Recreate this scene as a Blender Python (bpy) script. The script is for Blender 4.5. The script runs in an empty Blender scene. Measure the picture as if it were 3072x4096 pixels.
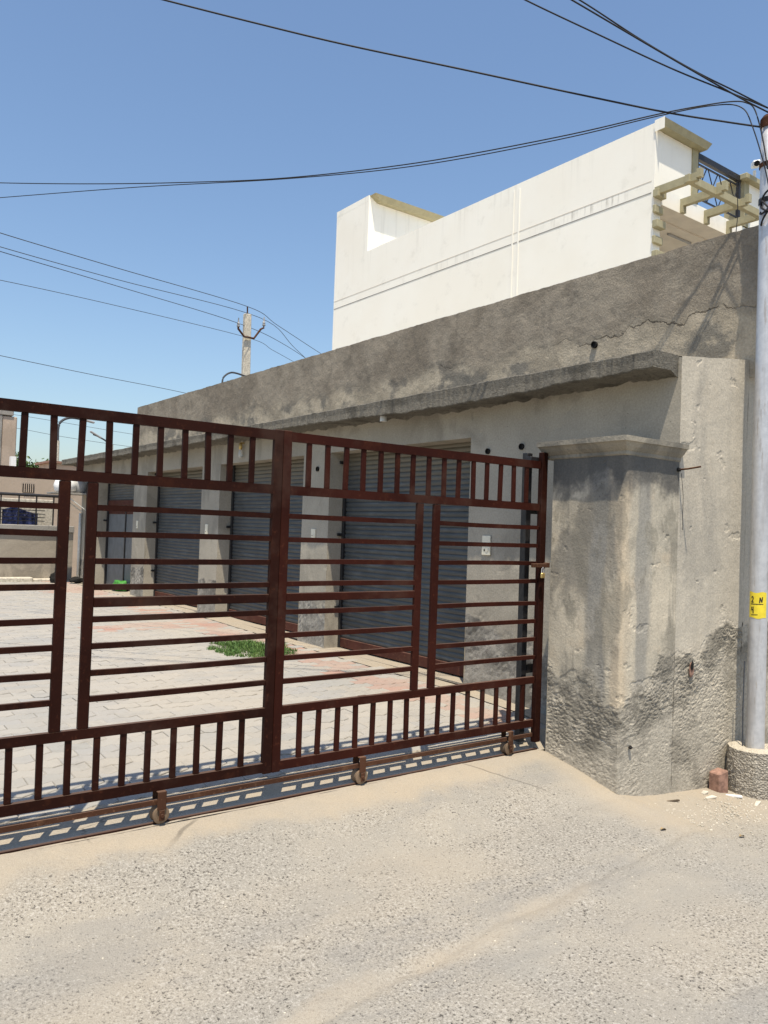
import bpy, bmesh, math, random
from mathutils import Vector, Matrix, noise
R_ = math.radians
random.seed(7)
scene = bpy.context.scene
C = scene.collection

# ------------------------------------------------------------------ camera
CAMZ = 1.44
cam_d = bpy.data.cameras.new('camera')
cam = bpy.data.objects.new('camera', cam_d)
C.objects.link(cam)
cam.matrix_world = Matrix(((0.80032304, -0.04259422, -0.59805414, 0.0),
                           (-0.59856291, 0.00100094, -0.80107518, 0.0),
                           (0.03471979, 0.99909195, -0.02469425, CAMZ),
                           (0, 0, 0, 1)))
cam_d.sensor_fit = 'VERTICAL'
cam_d.sensor_height = 24.0
cam_d.lens = 800.32 / 1024 * 24.0
cam_d.clip_start = 0.05
cam_d.clip_end = 2000
scene.camera = cam

# ------------------------------------------------------------------ world, sun, exposure
SUN = Vector((-0.215, -0.296, 1.0)).normalized()
w = bpy.data.worlds.new('World')
scene.world = w
w.use_nodes = True
wn = w.node_tree
sk = wn.nodes.new('ShaderNodeTexSky')
sk.sky_type = 'NISHITA'
sk.sun_disc = False
sk.sun_elevation = math.asin(SUN.z)
sk.sun_rotation = math.atan2(SUN.x, SUN.y)
sk.altitude = 200
sk.air_density = 1.3
sk.dust_density = 1.6
sk.ozone_density = 4.5
wn.links.new(sk.outputs[0], wn.nodes['Background'].inputs[0])
wn.nodes['Background'].inputs[1].default_value = 0.128
sun_d = bpy.data.lights.new('sun', 'SUN')
sun_d.energy = 4.6
sun_d.angle = R_(0.53)
sun_d.color = (1.0, 0.905, 0.745)
sun = bpy.data.objects.new('sun', sun_d)
C.objects.link(sun)
sun.rotation_euler = (-SUN).to_track_quat('-Z', 'Y').to_euler()
vs = scene.view_settings
vs.view_transform = 'Standard'
vs.look = 'None'
vs.exposure = 0.36
vs.gamma = 1.0

# ------------------------------------------------------------------ node helpers
class NT:
    def __init__(s, name):
        s.m = bpy.data.materials.new(name)
        s.m.use_nodes = True
        s.t = s.m.node_tree
        s.b = s.t.nodes['Principled BSDF']
        s.geo = None
    def n(s, typ, **kw):
        nd = s.t.nodes.new(typ)
        for k, v in kw.items():
            setattr(nd, k, v)
        return nd
    def put(s, sock, v):
        if isinstance(v, (int, float)):
            sock.default_value = v if sock.type in ('VALUE', 'INT') else ((v, v, v, 1) if sock.type == 'RGBA' else (v, v, v))
        elif isinstance(v, (tuple, list)):
            sock.default_value = (*v, 1) if (sock.type == 'RGBA' and len(v) == 3) else v
        else:
            s.t.links.new(v, sock)
    def pos(s):
        if s.geo is None:
            s.geo = s.n('ShaderNodeNewGeometry')
        return s.geo.outputs['Position']
    def obj(s):
        return s.n('ShaderNodeTexCoord').outputs['Object']
    def map(s, vec, scale=(1, 1, 1), loc=(0, 0, 0), rot=(0, 0, 0)):
        m = s.n('ShaderNodeMapping')
        s.put(m.inputs[0], vec)
        m.inputs['Location'].default_value = loc
        m.inputs['Rotation'].default_value = rot
        m.inputs['Scale'].default_value = scale
        return m.outputs[0]
    def noise(s, scale, detail=4, rough=.55, vec=None, dist=0):
        nd = s.n('ShaderNodeTexNoise')
        s.put(nd.inputs['Vector'], vec if vec is not None else s.pos())
        nd.inputs['Scale'].default_value = scale
        nd.inputs['Detail'].default_value = detail
        nd.inputs['Roughness'].default_value = rough
        nd.inputs['Distortion'].default_value = dist
        return nd.outputs[0]
    def vor(s, scale, feature='F1', vec=None, out='Distance', rand=1):
        nd = s.n('ShaderNodeTexVoronoi', feature=feature)
        s.put(nd.inputs['Vector'], vec if vec is not None else s.pos())
        nd.inputs['Scale'].default_value = scale
        nd.inputs['Randomness'].default_value = rand
        return nd.outputs[out]
    def ramp(s, fac, stops, interp='LINEAR'):
        r = s.n('ShaderNodeValToRGB')
        s.put(r.inputs[0], fac)
        cr = r.color_ramp
        cr.interpolation = interp
        while len(cr.elements) < len(stops):
            cr.elements.new(.5)
        for e, (p, c) in zip(cr.elements, stops):
            e.position = p
            e.color = (c, c, c, 1) if isinstance(c, (int, float)) else (*c, 1)
        return r.outputs[0]
    def mr(s, v, a, b, c=0, d=1, smooth=True):
        m = s.n('ShaderNodeMapRange')
        if smooth:
            m.interpolation_type = 'SMOOTHSTEP'
        s.put(m.inputs[0], v)
        for i, x in enumerate((a, b, c, d)):
            m.inputs[i + 1].default_value = x
        return m.outputs[0]
    def math(s, op, a, b=0):
        m = s.n('ShaderNodeMath', operation=op)
        s.put(m.inputs[0], a)
        s.put(m.inputs[1], b)
        return m.outputs[0]
    def mix(s, fac, a, b, mode='MIX'):
        m = s.n('ShaderNodeMix', data_type='RGBA', blend_type=mode)
        s.put(m.inputs[0], fac)
        s.put(m.inputs[6], a)
        s.put(m.inputs[7], b)
        return m.outputs[2]
    def sep(s, vec=None):
        x = s.n('ShaderNodeSeparateXYZ')
        s.put(x.inputs[0], vec if vec is not None else s.pos())
        return x.outputs
    def bump(s, h, strength=.5, dist=.01, normal=None):
        b = s.n('ShaderNodeBump')
        b.inputs['Strength'].default_value = 1.0
        s.put(b.inputs['Strength'], strength)
        b.inputs['Distance'].default_value = dist
        s.put(b.inputs['Height'], h)
        if normal is not None:
            s.put(b.inputs['Normal'], normal)
        return b.outputs[0]
    def fin(s, col, rough=.85, normal=None, metal=0, spec=.3):
        s.put(s.b.inputs['Base Color'], col)
        s.put(s.b.inputs['Roughness'], rough)
        s.put(s.b.inputs['Metallic'], metal)
        s.b.inputs['Specular IOR Level'].default_value = spec
        if normal is not None:
            s.put(s.b.inputs['Normal'], normal)
        return s.m

M = {}
def simple(name, col, rough=.7, var=.15, scale=30, metal=0, spec=.3, bump=0.0):
    t = NT(name)
    f = t.noise(scale, 5, .6)
    c = t.mix(t.mr(f, .3, .7), tuple(x * (1 - var) for x in col), tuple(min(1, x * (1 + var)) for x in col))
    nb = t.bump(t.noise(scale * 3, 4), bump, .004) if bump else None
    M[name] = t.fin(c, rough, nb, metal, spec)
    return M[name]

def plaster(name, c1, c2, stain, stain_amt=.5, bump=.35, warm=None, rough_z=None, streak=0.0):
    """weathered cement plaster; rough_z=(z, width, colour): eroded damp zone below z"""
    t = NT(name)
    big = t.noise(1.1, 4, .6, dist=.4)
    c = t.mix(t.mr(big, .35, .65), c1, c2)
    if warm:
        c = t.mix(t.math('MULTIPLY', t.mr(t.noise(2.3, 5, .65), .52, .72), .7), c, warm)
    st = t.noise(1.0, 5, .62, vec=t.map(t.pos(), (1.6, 1.6, .9), (3, 1, 7)), dist=.6)
    c = t.mix(t.math('MULTIPLY', t.mr(st, .51, .61), stain_amt), c, stain)
    if streak:
        s2 = t.noise(1.0, 5, .6, vec=t.map(t.pos(), (6.5, 6.5, .45)))
        c = t.mix(t.math('MULTIPLY', t.mr(s2, .52, .62), streak), c, stain)
    if name == 'pillar_plaster':
        X, Y, Z = t.sep()
        dd = t.math('ADD', t.math('ABSOLUTE', t.math('SUBTRACT', X, 4.2)), t.math('ABSOLUTE', t.math('SUBTRACT', Y, 3.107)))
        dd = t.math('ADD', dd, t.math('MULTIPLY', t.math('SUBTRACT', t.noise(1.0, 4, .6, vec=t.map(t.pos(), (7, 7, 1.6))), .5), .22))
        grey = t.math('MULTIPLY', t.mr(dd, .12, .16), t.mr(dd, .30, .22))
        c = t.mix(t.math('MULTIPLY', grey, .7), c, (.27, .262, .24))
        c = t.mix(t.math('MULTIPLY', t.mr(dd, .10, .03), .7), c, (.55, .455, .33))
        blot = t.math('MULTIPLY', t.mr(t.noise(1.0, 4, .6, vec=t.map(t.pos(), (4.5, 4.5, 2.2), (2, 7, 3))), .50, .57), t.mr(Z, .5, .9))
        c = t.mix(t.math('MULTIPLY', blot, .5), c, (.20, .185, .15))
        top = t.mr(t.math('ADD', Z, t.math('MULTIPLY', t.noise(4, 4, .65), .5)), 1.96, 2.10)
        c = t.mix(t.math('MULTIPLY', top, .9), c, (.105, .102, .096))  # dark stain under the cap, deepened in colour where the cap's shadow falls
    grain = t.noise(70, 3, .7)
    c = t.mix(.5, c, t.mix(1, c, t.ramp(grain, [(.25, .55), (.5, .9), (.78, 1.25)]), 'MULTIPLY'))
    pits = t.vor(26, vec=t.pos())
    pm = t.math('MULTIPLY', t.mr(pits, .13, .06), t.mr(t.noise(3, 3), .48, .62))
    c = t.mix(t.math('MULTIPLY', pm, .75), c, tuple(x * .35 for x in stain))
    h = t.math('ADD', t.noise(11, 4, .65), t.math('MULTIPLY', t.noise(60, 2, .7), .3))
    if rough_z:
        at = t.n('ShaderNodeAttribute', attribute_name='rough').outputs['Fac']
        m = t.mr(at, .35, .65)
        rn = t.noise(38, 5, .75, vec=t.map(t.pos(), (1, 1, 1.5)), dist=.6)
        rc = t.mix(t.mr(rn, .3, .6), tuple(x * .6 for x in rough_z[2]), rough_z[2])
        rc = t.mix(t.mr(t.noise(3.1, 4), .5, .66), rc, tuple(x * .55 for x in rough_z[2]))
        edge = t.math('MULTIPLY', t.math('MULTIPLY', t.mr(at, .2, .6), t.mr(at, 4.2, 2.0)), t.mr(t.noise(2.6, 6, .72, vec=t.map(t.pos(), (1, 1, 1), (9, 2, 4))), .42, .56))
        rc = t.mix(t.math('MULTIPLY', edge, .62), rc, tuple(x * f for x, f in zip(rough_z[2], (.235, .238, .24))))
        c = t.mix(m, c, rc)
        h = t.math('ADD', h, t.math('MULTIPLY', t.math('MULTIPLY', rn, m), 1.1))
    M[name] = t.fin(c, .92, t.bump(h, bump, .02), 0, .15)
    return M[name]

plaster('facade', (.335, .305, .25), (.405, .37, .305), (.19, .175, .148), .4, .22, warm=(.34, .315, .265), rough_z=(1, 1, (.36, .338, .295)))
plaster('street_plaster', (.49, .442, .36), (.565, .51, .415), (.32, .297, .255), .5, .3, warm=(.53, .465, .365), rough_z=(1, 1, (.47, .425, .345)), streak=.2)
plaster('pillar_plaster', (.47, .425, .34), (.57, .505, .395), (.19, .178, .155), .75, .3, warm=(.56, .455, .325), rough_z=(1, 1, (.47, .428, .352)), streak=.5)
plaster('cap', (.28, .252, .203), (.345, .31, .247), (.16, .15, .128), .65, .4)
plaster('canopy', (.165, .15, .126), (.225, .205, .172), (.08, .074, .064), .7, 1.0, rough_z=(1, 1, (.2, .185, .155)))
plaster('far_wall', (.33, .29, .235), (.38, .335, .27), (.2, .18, .15), .6, .3)
plaster('grey_concrete', (.25, .24, .22), (.34, .32, .29), (.15, .145, .135), .6, .3)
plaster('pink_wall', (.42, .34, .265), (.47, .38, .30), (.33, .26, .2), .4, .2)

def parapet_mat():
    t = NT('parapet')
    xyz = t.sep()
    big = t.noise(1.3, 5, .65, dist=.5)
    top = t.mix(t.mr(big, .38, .62), (.225, .194, .153), (.315, .276, .22))
    top = t.mix(t.math('MULTIPLY', t.mr(t.noise(3.2, 6, .72), .50, .68), .6), top, (.15, .132, .107))
    low = t.mix(t.mr(t.noise(2, 6, .6), .4, .62), (.47, .41, .315), (.33, .288, .222))
    low = t.mix(t.math('MULTIPLY', t.mr(t.noise(1.25, 6, .62, vec=t.map(t.pos(), (1, 1, 1.3), (4, 8, 1))), .51, .58), .85), low, (.165, .157, .138))
    zz = t.n('ShaderNodeAttribute', attribute_name='rough').outputs['Fac']
    zz = t.math('ADD', zz, t.math('MULTIPLY', t.math('SUBTRACT', t.noise(11, 4, .75), .5), .075))
    c = t.mix(t.mr(zz, 3.08, 3.34), low, top)
    crack = t.math('MULTIPLY', t.mr(t.math('ABSOLUTE', t.math('SUBTRACT', zz, 3.21)), .008, .002), t.math('MULTIPLY', t.mr(xyz[1], 5.2, 4.2), t.mr(t.noise(3.5, 3), .36, .5)))
    crack2 = t.math('MULTIPLY', t.mr(t.math('ABSOLUTE', t.math('SUBTRACT', zz, 3.215)), .008, .002), t.mr(t.noise(1.4, 2, vec=t.map(t.pos(), (1, 1, 1), (2, 5, 5))), .56, .66))
    crack2 = t.math('MULTIPLY', crack2, .4)
    ck = t.math('MAXIMUM', crack, crack2)
    grain = t.noise(60, 3, .7)
    c = t.mix(.55, c, t.mix(1, c, t.ramp(grain, [(.25, .5), (.5, .9), (.78, 1.3)]), 'MULTIPLY'))
    c = t.mix(t.math('MULTIPLY', ck, .75), c, (.06, .053, .045))
    h = t.math('ADD', t.noise(14, 6, .72), t.math('MULTIPLY', grain, .45))
    h = t.math('SUBTRACT', h, t.math('MULTIPLY', ck, 1.2))
    h = t.math('ADD', h, t.math('MULTIPLY', t.mr(zz, 3.18, 3.24), .08))
    M['parapet'] = t.fin(c, .95, t.bump(h, .6, .02), 0, .1)
parapet_mat()

def shop_paint():
    # white exterior emulsion with faint dirt
    t = NT('white_paint')
    c = t.mix(t.mr(t.noise(.8, 5, .6), .35, .7), (.89, .855, .76), (.91, .885, .80))
    xyz = t.sep()
    # black streaks running down from the moulding between the two thin lines
    sv = t.noise(1.0, 5, .75, vec=t.map(t.pos(), (9, 9, .5)))
    band = t.math('MULTIPLY', t.mr(xyz[2], 6.475, 6.465), t.mr(xyz[2], 6.28, 6.40))
    patch = t.mr(t.noise(1.1, 3, vec=t.map(t.pos(), (1, 1, .1), (0, 1.2, 0))), .5, .6)
    near = t.math('MULTIPLY', t.mr(xyz[1], 9.0, 8.2), t.mr(xyz[1], 7.0, 7.4))
    c = t.mix(t.math('MULTIPLY', t.math('MULTIPLY', t.mr(sv, .48, .62), band), t.math('MULTIPLY', t.math('MAXIMUM', near, t.math('MULTIPLY', patch, .3)), .45)), c, (.2, .185, .16))
    c = t.mix(t.math('MULTIPLY', t.mr(t.noise(2.2, 6, .7), .55, .72), .22), c, (.5, .47, .4))
    drip = t.math('MULTIPLY', t.mr(t.noise(1.0, 4, .7, vec=t.map(t.pos(), (5, 5, .25))), .52, .7), t.mr(xyz[2], 6.5, 7.4))
    c = t.mix(t.math('MULTIPLY', drip, .22), c, (.45, .42, .36))
    c = t.mix(t.math('MULTIPLY', t.mr(t.noise(.45, 5, .65), .48, .62), .09), c, (.72, .66, .53))
    M['white_paint'] = t.fin(c, .75, t.bump(t.noise(40, 4), .08, .005), 0, .25)
shop_paint()
simple('olive_trim', (.36, .325, .205), .7, .1, 8)
simple('soffit', (.66, .60, .51), .8, .06, 5)
simple('black_metal', (.018, .017, .018), .45, .3, 40, 0, .4)
simple('dark_hole', (.012, .011, .01), .9, .2, 40)
simple('cable_black', (.012, .012, .014), .6, .2, 40)
simple('cable_grey', (.06, .065, .075), .6, .2, 40)
simple('switch_white', (.72, .68, .55), .4, .05, 20)
simple('brass', (.55, .40, .16), .4, .1, 30, .8)
simple('white_plastic', (.78, .78, .77), .4, .04, 20)
simple('grey_plastic', (.32, .32, .32), .5, .1, 20)
simple('blue_cloth', (.075, .09, .21), .85, .75, 9)
simple('pale_blue_cloth', (.35, .38, .45), .85, .4, 12)
simple('green_cloth', (.05, .22, .035), .6, .3, 14)
simple('brick_red', (.27, .16, .12), .9, .3, 25, bump=.5)
simple('stone_pale', (.52, .475, .39), .9, .25, 20, bump=.4)
simple('dry_leaf', (.30, .22, .12), .8, .3, 40)
simple('pvc', (.62, .62, .58), .5, .1, 20)
simple('dark_window', (.03, .03, .035), .2, .2, 4)
simple('wood_trunk', (.12, .09, .06), .9, .3, 12)
simple('door_grey', (.15, .16, .165), .55, .12, 6)

def rusty(name, col, rust, amt, rough=.5):
    t = NT(name)
    n1 = t.noise(9, 7, .7)
    c = t.mix(t.mr(t.noise(2.5, 4), .35, .7), tuple(x * .8 for x in col), tuple(x * 1.2 for x in col))
    c = t.mix(t.math('MULTIPLY', t.mr(n1, .54, .70), amt), c, rust)
    c = t.mix(t.math('MULTIPLY', t.mr(t.noise(38, 4, .75), .58, .70), amt * .8), c, tuple(min(1, x * 1.9) for x in rust))
    c = t.mix(t.math('MULTIPLY', t.mr(t.noise(1.6, 5, .7), .52, .66), .35), c, tuple(.5 * a + .5 * b for a, b in zip(rust, (.10, .07, .055))))
    c = t.mix(t.math('MULTIPLY', t.mr(t.noise(120, 2, .6), .66, .72), amt), c, (.012, .008, .007))
    dust = t.math('MULTIPLY', t.mr(t.sep(t.geo.outputs['Normal'])[2] if t.geo else .0, .5, .95), .30)
    c = t.mix(dust, c, (.27, .19, .145))
    M[name] = t.fin(c, t.ramp(n1, [(.35, rough - .08), (.7, min(1, rough + .25))]), t.bump(t.noise(55, 5, .7), .15, .003), 0, .08)
rusty('gate_paint', (.022, .0062, .0038), (.045, .0145, .0075), .55, .55)
rusty('gate_red', (.034, .0082, .005), (.058, .0185, .0098), .5, .55)
rusty('rust', (.075, .034, .020), (.13, .068, .038), .9, .85)
rusty('rust_pale', (.19, .135, .09), (.11, .06, .035), .7, .9)
rusty('maroon', (.085, .032, .024), (.12, .06, .035), .6, .6)

def shutter_mat():
    t = NT('shutter_steel')
    z = t.sep()[2]
    c = t.mix(t.mr(t.noise(3, 4), .3, .7), (.062, .066, .067), (.084, .089, .089))
    st = t.noise(1, 5, .65, vec=t.map(t.pos(), (3, 3, 22)))
    c = t.mix(t.math('MULTIPLY', t.mr(st, .5, .68), .4), c, (.155, .165, .17))
    dz = t.math('ADD', z, t.math('MULTIPLY', t.math('SUBTRACT', t.noise(2.5, 4), .5), .5))
    c = t.mix(t.math('MULTIPLY', t.mr(dz, 1.85, 2.2), .7), c, (.17, .145, .10))
    c = t.mix(t.math('MULTIPLY', t.mr(t.noise(14, 6, .7), .6, .72), .35), c, (.07, .06, .06))
    M['shutter_steel'] = t.fin(c, .5, t.bump(t.noise(60, 4), .05, .003), .25, .4)
shutter_mat()

def galv():
    t = NT('galvanised')
    c = t.mix(t.mr(t.noise(20, 5, .65), .3, .7), (.47, .48, .50), (.58, .585, .60))
    c = t.mix(t.math('MULTIPLY', t.mr(t.noise(1.0, 5, .6, vec=t.map(t.pos(), (12, 12, 1.2))), .52, .68), .45), c, (.32, .30, .29))
    c = t.mix(t.math('MULTIPLY', t.mr(t.noise(1.0, 5, .7, vec=t.map(t.pos(), (25, 25, 3))), .58, .68), .5), c, (.25, .19, .14))
    M['galvanised'] = t.fin(c, .42, t.bump(t.noise(30, 4), .05, .004), .3, .5)
galv()

def ground_mat():
    """worn concrete with exposed aggregate; sand drifts along the gate, the seam and the verge"""
    t = NT('concrete_ground')
    xyz = t.sep()
    x, y, z = xyz[0], xyz[1], xyz[2]
    n_big = t.noise(.9, 6, .6, dist=.3)
    n_mid = t.noise(4, 6, .65)
    base = t.mix(t.mr(n_big, .38, .62), (.33, .30, .25), (.293, .274, .238))
    base = t.mix(t.math('MULTIPLY', t.mr(n_mid, .45, .7), .5), base, (.362, .33, .275))
    # blue grey cast of bare cement on the road side
    cool = t.math('MULTIPLY', t.mr(t.noise(.8, 4, .6, vec=t.map(t.pos(), (1, 1, 1), (5, 3, 0))), .46, .62), t.mr(y, 2.5, 1.6))
    base = t.mix(t.math('MULTIPLY', cool, .7), base, (.275, .275, .26))
    # aggregate: irregular dark and pale stones of mixed size
    dens = t.mr(t.noise(1.7, 4, .65, vec=t.map(t.pos(), (1, 1, 1), (7, 0, 0))), .25, .62)
    na = t.noise(82, 2, .6, dist=.2)
    nb = t.noise(170, 2, .6)
    thr = t.math('MULTIPLY', dens, .10)
    spot = t.mr(t.math('ADD', na, thr), .68, .73)
    spot2 = t.mr(t.math('SUBTRACT', thr, na), -.335, -.29)
    fine = t.mr(t.math('ADD', nb, thr), .61, .70)
    pale = t.mr(t.math('SUBTRACT', thr, nb), -.33, -.26)
    agg = t.mix(t.mr(t.noise(30, 1), .4, .6), (.075, .068, .06), (.165, .15, .128))
    # sand masks
    sn = t.math('SUBTRACT', t.noise(1.6, 6, .65), .5)
    sn2 = t.math('SUBTRACT', t.noise(7, 5, .65), .5)
    wob = t.math('ADD', t.math('MULTIPLY', sn, .55), t.math('MULTIPLY', sn2, .18))
    yy = t.math('ADD', y, wob)
    gate_s = t.mr(yy, 3.46, 3.62)
    # along pillar foot
    xx = t.math('ADD', x, t.math('MULTIPLY', wob, .6))
    pil_s = t.math('MULTIPLY', t.mr(xx, 3.85, 4.16), t.mr(y, 2.45, 2.75))
    # seam line from (4.0,2.6) to (1.8,2.36) and onward
    line = t.math('SUBTRACT', y, t.math('ADD', t.math('MULTIPLY', x, .11), 2.135))
    la = t.math('ABSOLUTE', t.math('ADD', line, t.math('MULTIPLY', wob, .55)))
    seam = t.math('MULTIPLY', t.mr(la, .10, .01), t.mr(t.noise(1.3, 4, vec=t.map(t.pos(), (1, 1, 1), (1, 4, 2))), .32, .5))
    verge = t.math('MULTIPLY', t.mr(yy, 2.35, 2.6), t.mr(xx, 3.95, 4.25))
    drift = t.math('MULTIPLY', t.mr(t.noise(.75, 6, .6, vec=t.map(t.pos(), (.6, 1.3, 1), (3, 3, 3), (0, 0, .5))), .53, .72), .3)
    sand = t.math('MAXIMUM', t.math('MAXIMUM', gate_s, pil_s), t.math('MAXIMUM', t.math('MULTIPLY', seam, .6), t.math('MAXIMUM', t.math('MULTIPLY', verge, .5), drift)))
    sandc = t.mix(t.mr(t.noise(2.4, 5), .35, .65), (.395, .33, .245), (.365, .317, .25))
    sandc = t.mix(t.math('MULTIPLY', t.mr(t.noise(9, 5, .7), .5, .7), .5), sandc, (.33, .285, .22))
    clean = t.math('SUBTRACT', 1.0, t.math('MULTIPLY', sand, .88))
    c = t.mix(t.math('MULTIPLY', t.math('MULTIPLY', fine, .55), clean), base, (.185, .167, .142))
    c = t.mix(t.math('MULTIPLY', t.math('MULTIPLY', pale, .28), clean), c, (.46, .425, .365))
    c = t.mix(t.math('MULTIPLY', t.math('MULTIPLY', spot2, .35), clean), c, (.55, .52, .47))
    c = t.mix(t.math('MULTIPLY', t.math('MULTIPLY', spot, 1.0), clean), c, agg)
    c = t.mix(t.math('MULTIPLY', sand, .75), c, sandc)
    # hairline cracks
    cv = t.n('ShaderNodeTexVoronoi', feature='DISTANCE_TO_EDGE')
    t.put(cv.inputs['Vector'], t.mix(.09, t.pos(), t.n('ShaderNodeTexNoise').outputs['Color'])); cv.inputs['Scale'].default_value = .75
    ck = t.math('MULTIPLY', t.mr(cv.outputs['Distance'], .0042, .0012), t.mr(t.noise(.9, 2, vec=t.map(t.pos(), (1, 1, 1), (8, 8, 1))), .57, .62))
    c = t.mix(t.math('MULTIPLY', ck, .55), c, (.10, .088, .072))
    # grey tyre-worn patches
    c = t.mix(t.math('MULTIPLY', t.math('MULTIPLY', t.mr(t.noise(.6, 5, .7, vec=t.map(t.pos(), (.5, 1.6, 1), (0, 2, 0), (0, 0, .35))), .52, .62), .35), clean), c, (.21, .205, .195))
    g = t.noise(220, 2, .7)
    c = t.mix(.4, c, t.mix(1, c, t.ramp(g, [(.25, .5), (.5, .95), (.75, 1.3)]), 'MULTIPLY'))
    h = t.math('ADD', t.math('MULTIPLY', nb, .5), t.math('ADD', na, t.math('MULTIPLY', t.noise(20, 3, .7), .8)))
    M['concrete_ground'] = t.fin(c, .93, t.bump(h, .6, .008), 0, .15)
ground_mat()

def paver_mat():
    t = NT('paver_cement')
    a = t.n('ShaderNodeAttribute', attribute_name='tint')
    c = t.mix(t.mr(t.noise(1.2, 5), .35, .65), a.outputs['Color'], t.mix(.45, a.outputs['Color'], (.385, .35, .30)))
    c = t.mix(t.math('MULTIPLY', t.mr(t.noise(6, 6, .7), .5, .68), .35), c, (.235, .222, .20))
    c = t.mix(t.math('MULTIPLY', t.mr(t.noise(.55, 5, .6), .5, .62), .45), c, (.40, .36, .30))
    g = t.noise(160, 3, .7)
    c = t.mix(.4, c, t.mix(1, c, t.ramp(g, [(.25, .7), (.5, .97), (.75, 1.18)]), 'MULTIPLY'))
    M['paver_cement'] = t.fin(c, .92, t.bump(t.math('ADD', g, t.noise(24, 5)), .3, .004), 0, .15)
paver_mat()
simple('joint_sand', (.315, .295, .255), .95, .3, 22, bump=.4)
simple('earth', (.30, .26, .20), .95, .3, 2)

def collar_mat():
    t = NT('aggregate_concrete')
    v = t.n('ShaderNodeTexVoronoi', feature='F1')
    t.put(v.inputs['Vector'], t.pos()); v.inputs['Scale'].default_value = 75
    cs = t.sep(v.outputs['Color'])
    st = t.mix(cs[0], (.20, .18, .15), (.52, .475, .40))
    c = t.mix(t.mr(v.outputs['Distance'], .5, .3), (.33, .30, .25), st)
    up = t.sep(t.geo.outputs['Normal'])[2]
    c = t.mix(t.mr(up, .5, .8), c, (.50, .45, .36))
    M['aggregate_concrete'] = t.fin(c, .95, t.bump(t.math('ADD', t.math('MULTIPLY', v.outputs['Distance'], -1.0), t.noise(18, 6)), .9, .012), 0, .15)
collar_mat()

def leaf_mat(name, a, b, sc=3):
    t = NT(name)
    c = t.mix(t.mr(t.noise(sc, 4), .35, .65), a, b)
    t.b.inputs['Subsurface Weight'].default_value = 0
    M[name] = t.fin(c, .6, None, 0, .3)
leaf_mat('grass_blade', (.06, .135, .03), (.13, .20, .055), 9)
leaf_mat('tree_leaf', (.055, .105, .03), (.11, .16, .05), 2)
simple('yellow_paint', (.78, .62, .045), .5, .08, 30)
simple('ink', (.03, .025, .02), .6, .1, 30)
def glassy():
    t = NT('bulb_glass')
    M['bulb_glass'] = t.fin((.85, .85, .82), .15, None, 0, .5)
    t.b.inputs['Transmission Weight'].default_value = .6
glassy()

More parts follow.
